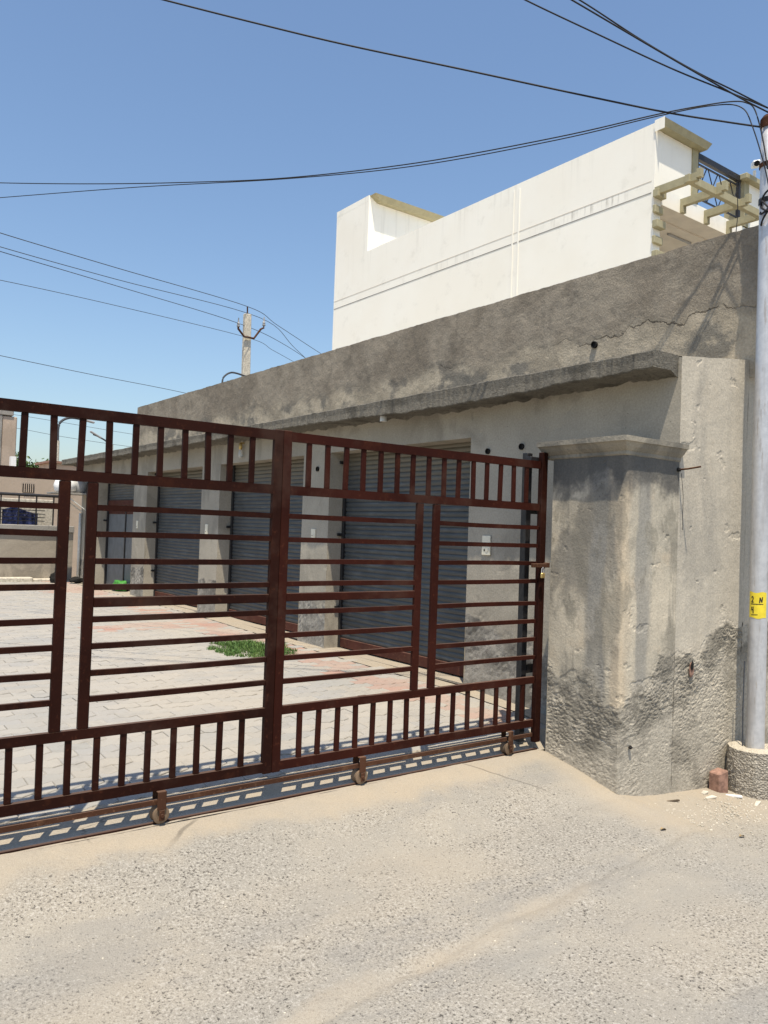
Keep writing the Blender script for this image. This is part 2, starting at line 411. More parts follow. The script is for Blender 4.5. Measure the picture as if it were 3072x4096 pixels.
# ------------------------------------------------------------------ mesh helpers
class MB:
    def __init__(s):
        s.v = []; s.f = []; s.att = None
    def add(s, vs_, fs_):
        k = len(s.v); s.v += [tuple(p) for p in vs_]; s.f += [tuple(i + k for i in f) for f in fs_]; return s
    def box(s, x0, x1, y0, y1, z0, z1):
        return s.add([(x0, y0, z0), (x1, y0, z0), (x1, y1, z0), (x0, y1, z0), (x0, y0, z1), (x1, y0, z1), (x1, y1, z1), (x0, y1, z1)],
                     [(3, 2, 1, 0), (4, 5, 6, 7), (0, 1, 5, 4), (1, 2, 6, 5), (2, 3, 7, 6), (3, 0, 4, 7)])
    def hexa(s, p):
        return s.add(p, [(3, 2, 1, 0), (4, 5, 6, 7), (0, 1, 5, 4), (1, 2, 6, 5), (2, 3, 7, 6), (3, 0, 4, 7)])
    def tube(s, pts, r, n=6, cap=True):
        pts = [Vector(p) for p in pts]
        rs = r if isinstance(r, (list, tuple)) else [r] * len(pts)
        rings = []
        for i, p in enumerate(pts):
            d = (pts[min(i + 1, len(pts) - 1)] - pts[max(i - 1, 0)]).normalized()
            up = Vector((0, 0, 1)) if abs(d.z) < .95 else Vector((1, 0, 0))
            a = d.cross(up).normalized(); b = d.cross(a).normalized()
            rings.append([p + (a * math.cos(2 * math.pi * k / n) + b * math.sin(2 * math.pi * k / n)) * rs[i] for k in range(n)])
        vs_ = [q for rg in rings for q in rg]
        fs_ = [(i * n + k, i * n + (k + 1) % n, (i + 1) * n + (k + 1) % n, (i + 1) * n + k) for i in range(len(pts) - 1) for k in range(n)]
        if cap:
            fs_ += [tuple(range(n))[::-1], tuple((len(pts) - 1) * n + k for k in range(n))]
        return s.add(vs_, fs_)
    def bar(s, a, b, w, h=None):
        """square bar between two points"""
        a, b = Vector(a), Vector(b); h = h or w
        d = (b - a).normalized()
        up = Vector((0, 0, 1)) if abs(d.z) < .95 else Vector((0, 1, 0))
        u = d.cross(up).normalized() * (w / 2); t = u.cross(d).normalized() * (h / 2)
        return s.hexa([a - u - t, a + u - t, b + u - t, b - u - t, a - u + t, a + u + t, b + u + t, b - u + t])
    def lathe(s, c, prof, n=16):
        c = Vector(c)
        vs_ = [c + Vector((r * math.cos(2 * math.pi * k / n), r * math.sin(2 * math.pi * k / n), z)) for r, z in prof for k in range(n)]
        fs_ = [(i * n + k, i * n + (k + 1) % n, (i + 1) * n + (k + 1) % n, (i + 1) * n + k) for i in range(len(prof) - 1) for k in range(n)]
        fs_ += [tuple(range(n))[::-1], tuple((len(prof) - 1) * n + k for k in range(n))]
        return s.add(vs_, fs_)
    def grid(s, fn, nu, nv, flip=False):
        vs_ = [fn(i / nu, j / nv) for j in range(nv + 1) for i in range(nu + 1)]
        w_ = nu + 1
        fs_ = [(j * w_ + i, j * w_ + i + 1, (j + 1) * w_ + i + 1, (j + 1) * w_ + i) for j in range(nv) for i in range(nu)]
        if flip:
            fs_ = [f[::-1] for f in fs_]
        return s.add(vs_, fs_)
    def mesh(s, name, smooth=False, bev=0, off=(0, 0, 0), fixn=False):
        me = bpy.data.meshes.new(name)
        o = Vector(off)
        me.from_pydata([tuple(Vector(p) - o) for p in s.v], [], s.f)
        if bev or fixn:
            bm = bmesh.new(); bm.from_mesh(me)
            if fixn:
                bmesh.ops.recalc_face_normals(bm, faces=bm.faces)
            if bev:
                bmesh.ops.bevel(bm, geom=bm.edges[:], offset=bev, segments=1, affect='EDGES', profile=.5)
            bm.to_mesh(me); bm.free()
        if smooth:
            me.shade_smooth()
        me.update()
        return me
    def build(s, name, mat, parent=None, smooth=False, bev=0, fixn=False):
        off = wloc(parent) if parent else (0, 0, 0)
        me = s.mesh(name, smooth, bev, off, fixn)
        if s.att:
            a = me.attributes.new('rough', 'FLOAT', 'POINT')
            a.data.foreach_set('value', (s.att + [0.0] * len(s.v))[:len(s.v)])
        me.materials.append(M[mat])
        o = bpy.data.objects.new(name, me)
        C.objects.link(o)
        o.parent = parent
        return o

def wloc(o):
    v = Vector((0, 0, 0))
    while o:
        v += o.location; o = o.parent
    return v
def tag(o, label=None, cat=None, group=None, kind=None):
    if label: o['label'] = label
    if cat: o['category'] = cat
    if group: o['group'] = group
    if kind: o['kind'] = kind
    return o
def thing(name, label, cat, loc, group=None):
    o = bpy.data.objects.new(name, None)
    o.empty_display_size = .2
    C.objects.link(o); o.location = loc
    return tag(o, label, cat, group)
def fbm(x, y, z, oct=4):
    return noise.fractal(Vector((x, y, z)), 1.0, 2.0, oct)   # about -1..1
def lerp(a, b, t): return a + (b - a) * t
def interp(x, pts):
    if x <= pts[0][0]: return pts[0][1]
    for (a, b), (c, d) in zip(pts, pts[1:]):
        if x <= c:
            return b + (d - b) * (x - a) / (c - a)
    return pts[-1][1]

YARD = [(3.745, 0.0), (4.3, .075), (5.1, .115), (8, .15), (10, .19), (13.5, .21), (17, .22), (40, .22)]
def yz(y): return interp(y, YARD)
RAMP = [(1.9, -.212), (2.3, -.205), (2.55, -.19), (3.1, -.145), (3.45, -.055), (3.68, -.008), (3.745, -.002), (4.2, .050)]
def rz(x, y):
    r = interp(y, RAMP)
    v = interp(y, [(1.9, -.212), (2.6, -.20), (3.3, -.165), (9, -.16)])    # verge beside the ramp
    k = min(1, max(0, (x - 4.15) / .35)); k = k * k * (3 - 2 * k)
    fall = -.085 * min(1.6, max(0, x - 4.2)) * min(1, max(0, (y - 1.0) / 1.2))   # the verge falls away to the right
    return r * (1 - k) + v * k + fall
def rough_amt(x, y, z):
    # eroded damp zone at the wall foot: 0 = sound plaster, above 0.5 = eroded
    thr = .44 + .36 * min(1.2, max(0, x - 4.2)) * (1 if y < 3.2 else 0) if x < 4.7 or y < 3.2 else .66
    if x < 4.25 and y > 3.15: thr = .44 + .22 * (y - 3.107)
    zz = z + .16 * fbm(x * 2.2, y * 2.2, z * 2.2, 3) + .05 * fbm(x * 9, y * 9, z * 9, 2)
    return min(4.5, max(0, (thr - zz) / .15 + .5))
def wall_disp(x, y, z):
    a = rough_amt(x, y, z); k = min(1, a)
    mod = .25 + .75 * min(1, max(0, .5 + 1.5 * fbm(x * 3.1 + 7, y * 3.1, z * 3.1, 2)))
    chip = .5 - abs(fbm(x * 24, y * 24, z * 38, 3)) * 1.7
    fine = fbm(x * 55, y * 55, z * 70, 2)
    flake = a + 1.3 * fbm(x * 6 + 3, y * 6, z * 8, 4)
    l1 = min(1, max(0, (flake - (.82 if a < .2 else .65)) * 5)); l2 = min(1, max(0, (flake - 1.9) * 4)); l3 = min(1, max(0, (flake - 3.4) * 3))
    low = 1 if a < 2.2 else max(.55, 1 - .25 * (a - 2.2))
    return .003 * fbm(x * 3, y * 3, z * 3, 3) - .004 * l1 - .004 * l2 + .003 * l3 + k * low * mod * (.0075 * chip + .0035 * fine), a

# ================================================================== SETTING
g = MB()
g.add([(-400, -400, -.6), (400, -400, -.6), (400, 400, -.6), (-400, 400, -.6)], [(0, 1, 2, 3)])
tag(g.build('ground', 'earth'), kind='structure')

# road with the gate ramp: one fine height sheet near the camera, coarse beyond
def rough_h(x, y):
    return .007 * fbm(x * 1.3, y * 1.3, 0, 3) + .0028 * fbm(x * 9, y * 9, 4, 3)
def seam_h(x, y):
    l = y - (.11 * x + 2.135) + .05 * fbm(x * 2.2, 3, 0, 3)
    return -.012 * math.exp(-(l / .022) ** 2)
def gsheet(x0, x1, y0, y1, nu, nv, fine=True):
    def fn(u, v):
        x = lerp(x0, x1, u); y = lerp(y0, y1, v)
        z = rz(x, y)
        if fine:
            z += rough_h(x, y) + (seam_h(x, y) if x < 4.3 else 0)
        return (x, y, z)
    return fn
rd = MB()
rd.grid(gsheet(-.6, 6.6, 1.0, 3.74, 300, 150), 300, 150)
ramp = rd.build('driveway_ramp', 'concrete_ground', smooth=True)
tag(ramp, kind='structure')
rd = MB()
rd.grid(lambda u, v: (lerp(-30, 30, u), lerp(-14, 1.02, v), -.214 + .004 * fbm(u * 60, v * 15, 0)), 120, 40)
tag(rd.build('road', 'concrete_ground', smooth=True), kind='structure')
rd = MB()
rd.grid(lambda u, v: (lerp(-30, -.58, u), lerp(1.0, 3.05, v), -.216), 20, 4)
rd.grid(lambda u, v: (lerp(6.58, 30, u), lerp(1.0, 3.6, v), -.20 - .14 * v), 20, 4)
tag(rd.build('road_verge', 'concrete_ground'), kind='structure')
rd = MB()
rd.grid(lambda u, v: (lerp(-1.0, 4.75, u), lerp(3.72, 4.02, v), interp(lerp(3.72, 4.02, v), [(3.72, -.004), (4.02, .034)]) + .003 * fbm(u * 12, v * 2, 1)), 120, 10)
tag(rd.build('gate_threshold', 'concrete_ground', smooth=True), kind='structure')

# yard: sand bed and zigzag paving blocks
yd = MB()
yd.grid(lambda u, v: (lerp(-4, 4.95, u), lerp(4.0, 17.0, v), yz(lerp(4.0, 17.0, v)) - .0065), 8, 80)
yard = yd.build('yard_paving', 'joint_sand')
tag(yard, kind='structure')
PL, PW = .235, .118
def zig(x):           # triangle wave, period PL/2
    t = (x / (PL / 2)) % 1
    return .026 * (abs(t - .5) * 2 - .5)
def paver_poly(ins):
    xs = [-PL / 2 + ins, -PL / 4, 0, PL / 4, PL / 2 - ins]
    q = [-PL / 2, -PL * 3 / 8, -PL / 4, -PL / 8, 0, PL / 8, PL / 4, PL * 3 / 8, PL / 2]
    q[0] += ins; q[-1] -= ins
    lo = [(x, -PW / 2 + ins + zig(x)) for x in q[::2]]
    hi = [(x, PW / 2 - ins + zig(x)) for x in q[::2]][::-1]
    return lo + hi
P0, P1 = paver_poly(.0022), paver_poly(.0062)
def paver_geo():
    n = len(P0)
    vs_ = [(x, y, -.03) for x, y in P0] + [(x, y, -.004) for x, y in P0] + [(x, y, 0) for x, y in P1]
    fs_ = [tuple(range(2 * n, 3 * n))]
    for k in range(n):
        j = (k + 1) % n
        fs_.append((n + k, n + j, 2 * n + j, 2 * n + k)); fs_.append((k, j, n + j, n + k))
    return vs_, fs_
PV, PF = paver_geo()
GREYS = [(.325, .312, .285), (.35, .333, .30), (.31, .302, .28), (.355, .335, .298), (.335, .314, .278), (.315, .307, .29)]
REDS = [(.37, .225, .18), (.35, .24, .20), (.365, .255, .21)]
def tint_attr(me, cols):
    a = me.attributes.new('tint', 'FLOAT_COLOR', 'CORNER')
    a.data.foreach_set('color', cols)
pmesh = []
for k, c_ in enumerate(GREYS + REDS):
    me = bpy.data.meshes.new('paver')
    me.from_pydata(PV, [], PF)
    tint_attr(me, [v for _ in range(len(me.loops)) for v in (*c_, 1.0)])
    me.materials.append(M['paver_cement'])
    pmesh.append(me)
cells = []
row = 0
y = 4.075
rp = random.Random(3)
while y < 16.9:
    x = -2.0 + (PL / 2 if row % 2 else 0)
    while x < 4.62:
        red = (4.10 + .05 * math.sin(y * 2) < x < 4.50 and rp.random() < .72 + .2 * fbm(x, y, 2)) or (9.3 < y < 9.95 and x > 2.9 and rp.random() < .6) or (14.2 < y < 15.6 and x > 3.5 and rp.random() < .5)
        k = len(GREYS) + rp.randrange(3) if red else rp.randrange(len(GREYS))
        cells.append((x, y, k, rp.uniform(-.0032, .0022) + .006 * fbm(x * .9, y * .9, 4, 2), rp.uniform(-.014, .014), rp.uniform(-.014, .014)))
        x += PL
    y += PW; row += 1
def seen(c_):
    x, y = c_[0], c_[1]
    return x > .192 * y + .02 and x > .72
cells.sort(key=lambda c_: (not seen(c_), math.hypot(c_[0], c_[1])))
def pmat(c_):
    x, y, k, dz, tx, ty = c_
    sl = (yz(y + .05) - yz(y - .05)) / .1
    return Matrix.Translation((x, y, yz(y) + dz)) @ Matrix.Rotation(math.atan(sl) + tx, 4, 'X') @ Matrix.Rotation(ty, 4, 'Y')
for c_ in cells[:300]:
    o = bpy.data.objects.new('paver', pmesh[c_[2]])
    C.objects.link(o); o.parent = yard
    o.matrix_local = pmat(c_)
vv, ff, cc = [], [], []
for c_ in cells[300:]:
    mtx = pmat(c_); k = len(vv)
    vv += [tuple(mtx @ Vector(p)) for p in PV]
    ff += [tuple(i + k for i in f) for f in PF]
    col = (*(GREYS + REDS)[c_[2]], 1.0)
    cc += list(col) * sum(len(f) for f in PF)
me = bpy.data.meshes.new('paver_field'); me.from_pydata(vv, [], ff); tint_attr(me, cc); me.materials.append(M['paver_cement'])
o = bpy.data.objects.new('paver_field', me); C.objects.link(o); o.parent = yard; o['kind'] = 'stuff'
# concrete strip between paving and shop plinth
st = MB(); st.grid(lambda u, v: (lerp(4.60, 5.02, u), lerp(4.0, 16.7, v), yz(lerp(4.0, 16.7, v)) + .002 + .003 * fbm(u * 2, v * 40, 0)), 6, 160)
tag(st.build('shop_apron', 'concrete_ground', smooth=True), kind='structure')

# ================================================================== SHOP BUILDING
FX = 4.773          # facade plane
SX = 4.985          # shutter plane
shop = thing('shop_building', 'long low grey plastered shop block with canopy and rolling shutters', 'building', (FX, 10, 0))
def bump_face(fixed, axis, u0, u1, v0, v1, res, amp, sgn, name, mat, parent, rough=None):
    """dense displaced rectangle; axis 'x' or 'y' = constant coordinate; u runs along the other horizontal axis, v along z"""
    nu = max(2, int(abs(u1 - u0) / res)); nv = max(2, int((v1 - v0) / res))
    att = []
    def fn(u, v):
        a = lerp(u0, u1, u); z = lerp(v0, v1, v)
        p = (fixed, a, z) if axis == 'x' else (a, fixed, z)
        if rough:
            d, r = wall_disp(*p)
        else:
            d, r = amp * fbm(p[0] * 3, p[1] * 3, p[2] * 3, 3) * .5, 0
        att.append(r)
        return (fixed + sgn * d, a, z) if axis == 'x' else (a, fixed + sgn * d, z)
    m = MB(); m.grid(fn, nu, nv)
    m.att = att
    return m
# piers between the doors (each a part): y ranges
openings = [(5.156, 7.412), (7.974, 10.194), (10.79, 12.97), (13.586, 15.56)]
piers = [(7.412, 7.974), (10.194, 10.79), (12.97, 13.586), (15.56, 16.6)]
LINT = 2.29
for (a, b) in piers:
    m = bump_face(FX, 'x', b, a, .0, LINT, .03, .004, -1, '', '', None, rough=(.62, .5, .011))
    zb = 0
    # side faces (jambs) and back
    nj = 40
    m.grid(lambda u, v: (lerp(FX, SX + .06, u), a + .0, lerp(0, LINT, v)), 4, nj)
    m.grid(lambda u, v: (lerp(SX + .06, FX, u), b, lerp(0, LINT, v)), 4, nj)
    m.build('pier', 'facade', shop, smooth=False)
m = bump_face(FX, 'x', 5.156, 3.109, -.18, 2.684, .03, .004, -1, '', '', None, rough=(.66, .5, .011))
m.grid(lambda u, v: (lerp(SX + .06, FX, u), 5.156, lerp(0, LINT, v)), 4, 40)
m.build('front_wall', 'facade', shop)
# lintel band over the openings
m = bump_face(FX, 'x', 16.6, 5.156, LINT, 2.60, .05, .005, -1, '', '', None)
m.add([(FX, 5.156, LINT), (SX + .06, 5.156, LINT), (SX + .06, 16.6, LINT), (FX, 16.6, LINT)], [(0, 3, 2, 1)])
m.build('lintel', 'facade', shop)
MB().box(SX + .055, SX + .12, 3.5, 16.6, 0, 2.6).build('inner_wall', 'grey_concrete', shop)
# street end wall with slightly rising top, then the full height front of the block
m = bump_face(3.109, 'y', FX, 5.62, -.50, 2.69, .0075, .004, -1, '', '', None, rough=True)
for i, p in enumerate(m.v):
    k = max(0, p[2] / 2.69)
    m.v[i] = (p[0], p[1], p[2] + k * (p[0] - FX) * .125)
m.add([(FX, 3.109, 2.69), (5.62, 3.109, 2.796), (5.62, 3.6, 2.796), (FX, 3.6, 2.69)], [(0, 1, 2, 3)])
m.build('end_wall', 'street_plaster', shop)
m = bump_face(3.109, 'y', 5.621, 9.2, -.50, 2.80, .03, .004, -1, '', '', None, rough=True)
m.build('end_wall', 'street_plaster', shop)
# canopy slab: ragged nose
def canopy():
    m = MB()
    n = 700
    ys = [3.135 + (17.15 - 3.135) * i / n for i in range(n + 1)]
    prof = []
    for yy in ys:
        e = 4.49 + .012 * fbm(yy * 2.1, 0, 0, 4) + .010 * fbm(yy * 16, 3, 0, 4)
        sag = .045 * math.exp(-((yy - 5.3) / 1.5) ** 2)
        zt = 2.688 + .006 * fbm(yy * 3, 5, 0, 4)
        zb = 2.578 - sag + .010 * fbm(yy * 2.7, 9, 0, 5) + .009 * fbm(yy * 13, 21, 0, 4)
        zi = 2.575 - sag * .5 + .030 * fbm(yy * 5, 19, 0, 5)
        r = .008 + .005 * fbm(yy * 11, 7, 1, 3)
        prof.append([(FX + .03, yy, zt + .004), (e + r, yy, zt), (e, yy, zt - r), (e + .004, yy, lerp(zt, zb, .5) + .008 * fbm(yy * 18, 1, 2)), (e, yy, zb + r), (e + r, yy, zb), (FX - .08, yy, zb + .006), (FX - .035 + .02 * fbm(yy * 7, 2, 6, 4), yy, zi), (FX + .03, yy, zi - .025 - .02 * fbm(yy * 9, 4, 4, 4))])
    k = len(prof[0])
    m.add([p for r in prof for p in r], [(i * k + j, (i + 1) * k + j, (i + 1) * k + j + 1, i * k + j + 1) for i in range(n) for j in range(k - 1)])
    m.add(prof[0], [tuple(range(k))[::-1]]); m.add(prof[-1], [tuple(range(k))])
    return m
cm = canopy(); cm.att = [4.4] * len(cm.v)
cm.build('canopy', 'canopy', shop, fixn=True)
rl = random.Random(5)
MB().box(FX + .02, 5.66, 3.2, 16.7, 2.60, 2.684).build('roof_slab', 'canopy', shop)
MB().box(5.821, 9.19, 3.21, 16.7, 2.64, 2.90).build('roof_deck', 'stone_pale', shop)
# parapet, set back from the canopy edge
PX = 5.62
def par():
    nu, nv = 640, 48
    def fn(u, v):
        yy = lerp(16.0, 2.98, u); z = lerp(2.66, 3.785, v)
        if v > .97: z += .006 * fbm(yy * 4, 0, 0, 4) + .004 * fbm(yy * 17, 1, 0, 3)
        d = .010 * fbm(yy * 1.5, z * 1.5, 0, 3) + .0035 * fbm(yy * 9, z * 9, 2, 4)
        zz = z + .13 * fbm(yy * 1.6, z * .6, 5, 5) + .035 * fbm(yy * 8, z * 3, 8, 4)
        d += .003 * min(1, max(0, (zz - 3.2) / .05))
        att.append(zz)
        return (PX - d, yy, z)
    att = []
    m = MB(); m.grid(fn, nu, nv); m.att = att
    top = m.v[nv * (nu + 1):]
    m.add([q for p in top for q in (p, (PX + .2, p[1], 3.785))], [(2 * i, 2 * i + 2, 2 * i + 3, 2 * i + 1) for i in range(nu)])
    m.add([(PX, 16.0, 2.66), (PX + .2, 16.0, 2.66), (PX + .2, 16.0, 3.785), (PX, 16.0, 3.785)], [(0, 3, 2, 1)])
    m.add([(PX, 2.98, 2.72), (PX + .2, 2.98, 2.72), (PX + .2, 2.98, 3.785), (PX, 2.98, 3.785)], [(0, 1, 2, 3)])
    m.add([(PX, 2.98, 2.72), (PX, 3.5, 2.72), (PX + .2, 3.5, 2.72), (PX + .2, 2.98, 2.72)], [(0, 1, 2, 3)])
    m.add([(PX + .2, 2.98, 2.66), (PX + .2, 16, 2.66), (PX + .2, 16, 3.785), (PX + .2, 2.98, 3.785)], [(0, 1, 2, 3)])
    return m
par().build('parapet', 'parapet', shop)
# drain holes in walls
def hole(x, y, z, r, name='drain_pipe'):
    m = MB()
    n = 14
    ring = lambda rr, xx: [(xx, y + rr * math.cos(2 * math.pi * k / n), z + rr * math.sin(2 * math.pi * k / n)) for k in range(n)]
    vs_ = ring(r, x + .02) + ring(r, x - .016) + ring(r * .78, x - .016) + ring(r * .78, x - .002)
    fs_ = [(j * n + k, j * n + (k + 1) % n, (j + 1) * n + (k + 1) % n, (j + 1) * n + k) for j in range(3) for k in range(n)]
    fs_.append(tuple(3 * n + k for k in range(n)))
    m.add(vs_, fs_)
    return m.build(name, 'dark_hole', shop, fixn=True)
hole(FX, 4.936, 2.156, .025); hole(FX, 4.546, 2.171, .026); hole(PX - .005, 4.52, 3.143, .030); hole(FX, 7.66, 2.12, .028)
MB().box(PX + .201, 9.2, 3.0, 3.2, 2.801, 3.785).build('street_parapet', 'parapet', shop)
MB().box(8.9, 9.195, 3.47, 16.6, -.3, 2.63).build('rear_wall', 'grey_concrete', shop)
MB().box(5.12, 8.9, 16.35, 16.6, -.3, 2.6).build('far_end_wall', 'grey_concrete', shop)

# rolling shutters
def slat_mesh(wid):
    pr = [(.0, .0), (-.003, .004), (-.0065, .014), (-.0075, .024), (-.006, .035), (-.002, .043), (.002, .046), (.002, .0497)]
    m = MB()
    m.add([(x, yy, z) for yy in (0, wid) for x, z in pr], [(i, i + 1, len(pr) + i + 1, len(pr) + i) for i in range(len(pr) - 1)])
    me = m.mesh('slat', smooth=True)
    me.materials.append(M['shutter_steel'])
    return me
shut_labels = ['grey rolling shutter nearest the gate pillar', 'second grey rolling shutter', 'third grey rolling shutter', 'far shutter raised partway over a grey door']
rs = random.Random(11)
for i, (a, b) in enumerate(openings):
    base = yz((a + b) / 2) + .015
    zlow = base + .11
    if i == 3: zlow = 1.86
    back = MB().box(SX + .02, SX + .03, a + .01, b - .01, zlow, LINT + .02).build('rolling_shutter', 'shutter_steel', shop)
    tag(back, shut_labels[i])
    me = slat_mesh(b - a - .08)
    nsl = int((LINT + .02 - zlow) / .05) + 1
    for k in range(nsl):
        o = bpy.data.objects.new('slat', me); C.objects.link(o); o.parent = back
        o.location = Vector((SX + rs.uniform(-.0015, .0015), a + .04, zlow + k * .05)) - wloc(back)
        o.rotation_euler = (0, rs.uniform(-.02, .02), 0)
    MB().box(SX - .022, SX + .014, a + .035, b - .035, zlow - .10, zlow - .002).build('bottom_bar', 'maroon', back, bev=.004)
    MB().box(SX - .035, SX + .016, a + .002, a + .038, base - .05, LINT).build('guide_rail', 'black_metal', back, bev=.003)
    MB().box(SX - .035, SX + .016, b - .038, b - .002, base - .05, LINT).build('guide_rail', 'black_metal', back, bev=.003)
    for zz in (.45, 1.25, 2.05):
        MB().box(SX - .10, SX - .03, b - .03, b - .012, base + zz - .02, base + zz + .012).build('lock_hasp', 'black_metal', back, bev=.003)
    if i < 3:
        MB().box(FX + .03, SX + .03, a + .003, b - .003, -.05, base - .006).build('door_sill', 'concrete_ground', shop)
        MB().box(FX + .005, FX + .024, a + .01, b - .01, -.05, base - .02).build('sill_shadow_strip', 'dark_hole', shop)  # dark strip standing in for the shadow line along the sill
    else:
        d = MB().box(SX + .004, SX + .02, a + .04, b - .04, base, 1.86).build('inner_door', 'door_grey', shop)
        MB().box(SX - .004, SX + .003, a + .05, b - .05, 1.60, 1.755).build('upper_panel', 'maroon', d)
        MB().box(SX - .012, SX + .003, a + .95, a + .99, base, 1.75).build('meeting_stile', 'black_metal', d)

# switch plates on the piers
def plate(y, z, w_, h_, label):
    t = thing('switch_plate', label, 'switch plate', (FX, y, z), 'switch plates on the shop piers')
    MB().box(FX - .014, FX - .0, y - w_ / 2, y + w_ / 2, z - h_ / 2, z + h_ / 2).build('cover', 'switch_white', t, bev=.003)
    MB().box(FX - .018, FX - .0135, y - w_ * .28, y - w_ * .02, z - h_ * .32, z - h_ * .12).build('rocker', 'switch_white', t, bev=.001)
    MB().box(FX - .0165, FX - .0135, y + w_ * .1, y + w_ * .22, z - h_ * .3, z - h_ * .2).build('socket_slot', 'dark_hole', t)
plate(4.917, 1.355, .10, .165, 'large cream switch plate on the wall nearest the gate pillar')
plate(7.70, 1.395, .085, .10, 'cream switch plate on the pier between first and second shutters')
plate(10.56, 1.39, .08, .14, 'cream switch plate on the pier between second and third shutters')
plate(13.35, 1.418, .075, .13, 'small cream switch plate on the pier beside the far door')
# bulb on the lintel
t = thing('bulb_lamp', 'bare light bulb in a brass holder on the shop lintel', 'lamp', (FX - .03, 9.52, 2.5))
MB().lathe((FX - .045, 9.52, 2.45), [(.018, .0), (.024, .02), (.024, .07), (.012, .09)], 12).build('holder', 'brass', t, smooth=True)
MB().lathe((FX - .045, 9.52, 2.335), [(.008, 0), (.022, .012), (.030, .04), (.027, .07), (.016, .10), (.014, .118)], 12).build('bulb', 'bulb_glass', t, smooth=True)
MB().box(FX - .045, FX + .002, 9.50, 9.54, 2.53, 2.545).build('bracket', 'brass', t)
# small white spout under the canopy
tag(MB().tube([(4.56, 6.17, 2.60), (4.56, 6.17, 2.50)], [.03, .034], 12).build('drain_spout', 'pvc'), 'short pale plastic drain spout under the canopy edge', 'pipe')

# ================================================================== GATE PILLARS
def pillar(x0, x1, label, mirror=False, detail=True):
    y0, y1 = 3.107, 3.70
    p = thing('gate_pillar', label, 'pillar', ((x0 + x1) / 2, (y0 + y1) / 2, -.2))
    res = .007 if detail else .04
    m = MB()
    Z0, Z1 = -.3, 1.995
    att = []
    path = [(x0, y1), (x0, y0), (x1, y0), (x1, y1)]
    pts = []
    for (ax, ay), (bx, by) in zip(path, path[1:]):
        L = math.hypot(bx - ax, by - ay); n = int(L / res)
        nx, ny = (by - ay) / L, -(bx - ax) / L
        for k in range(n):
            pts.append((lerp(ax, bx, k / n), lerp(ay, by, k / n), nx, ny))
    pts.append((x1, y1, 1, 0))
    nx_, ny_ = None, None
    # round the nearest arris a little and average its normals
    nv = int((Z1 - Z0) / res)
    sg = 1 if True else -1
    cxm, cym = (x0 + x1) / 2, (y0 + y1) / 2
    vs_ = []
    for j in range(nv + 1):
        z = lerp(Z0, Z1, j / nv)
        for (px, py, nx, ny) in pts:
            ox, oy = -abs(0), 0
            if abs(py - y0) < 1e-6 and abs(px - x0) < 1e-6: nx, ny = -.7, -.7
            elif abs(py - y0) < 1e-6 and abs(px - x1) < 1e-6: nx, ny = (0, -1) if detail else (.7, -.7)
            elif abs(px - x0) < 1e-6: nx, ny = -1, 0
            elif abs(px - x1) < 1e-6: nx, ny = 1, 0
            else: nx, ny = 0, -1
            d, ra = wall_disp(px, py, z); att.append(ra)
            cd = math.hypot(px - x0, py - y0) if detail else min(math.hypot(px - x0, py - y0), math.hypot(px - x1, py - y0))
            d -= .012 * math.exp(-(cd / .012) ** 2)
            vs_.append((px + nx * d, py + ny * d, z))
    w_ = len(pts)
    m.add(vs_, [(j * w_ + i, j * w_ + i + 1, (j + 1) * w_ + i + 1, (j + 1) * w_ + i) for j in range(nv) for i in range(w_ - 1)])
    m.add([(x0, y1, Z0), (x1, y1, Z0), (x1, y1, Z1), (x0, y1, Z1)], [(1, 0, 3, 2)])
    m.att = att
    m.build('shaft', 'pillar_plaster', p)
    # moulded cap
    prof = [(.000, 1.975), (.010, 1.982), (.010, 2.002), (.020, 2.008), (.028, 2.016), (.040, 2.026), (.052, 2.042), (.060, 2.052), (.064, 2.056), (.076, 2.058), (.078, 2.090)]
    m = MB()
    rings = []
    for o_, z in prof:
        e = .0
        ring = []
        for (ax, ay), (bx, by) in (((x0 - o_ * 1.05, y1 + .06 + o_ * .4), (x0 - o_ * 1.05, y0 - o_ * .7)), ((x0 - o_ * 1.05, y0 - o_ * .7), (x1 + o_ * .3, y0 - o_ * .7)), ((x1 + o_ * .3, y0 - o_ * .7), (x1 + o_ * .3, y1 + .06 + o_ * .4))):
            for k in range(14):
                t_ = k / 14
                qx, qy = lerp(ax, bx, t_), lerp(ay, by, t_)
                ring.append((qx + .0015 * fbm(qx * 20, qy * 20, z * 20), qy + .0015 * fbm(qx * 20, qy * 20, 3 + z * 20), z + .002 * fbm(qx * 9, qy * 9, 7)))
        ring.append((x1 + o_ * .3, y1 + .06 + o_ * .4, z))
        rings.append(ring)
    n = len(rings[0])
    m.add([q for r in rings for q in r], [(i * n + k, i * n + (k + 1) % n, (i + 1) * n + (k + 1) % n, (i + 1) * n + k) for i in range(len(rings) - 1) for k in range(n)])
    m.add(rings[-1], [tuple(range(n))]); m.add(rings[0], [tuple(range(n))[::-1]])
    m.build('cap', 'cap', p)
    return p
gp = pillar(4.2, FX, 'weathered plaster gate pillar with moulded cap beside the steel pole')
MB().tube([(4.755, 3.12, 1.922), (4.757, 3.04, 1.925), (4.762, 2.945, 1.936)], .006, 8).build('steel_rod', 'rust', gp)
MB().lathe((4.755, 3.10, 1.922), [(.012, -.012), (.017, 0), (.011, .012)], 8).build('rod_socket', 'dark_hole', gp)
MB().tube([(4.77, 3.09, 1.90), (4.775, 3.075, 1.75), (4.79, 3.085, 1.6), (4.80, 3.09, 1.52)], .0018, 5).build('hanging_wire', 'cable_black', gp)
def flat_y(m, y0):
    m.v = [(p[0], y0 + (p[1] - y0) * .25, p[2]) for p in m.v]
    return m
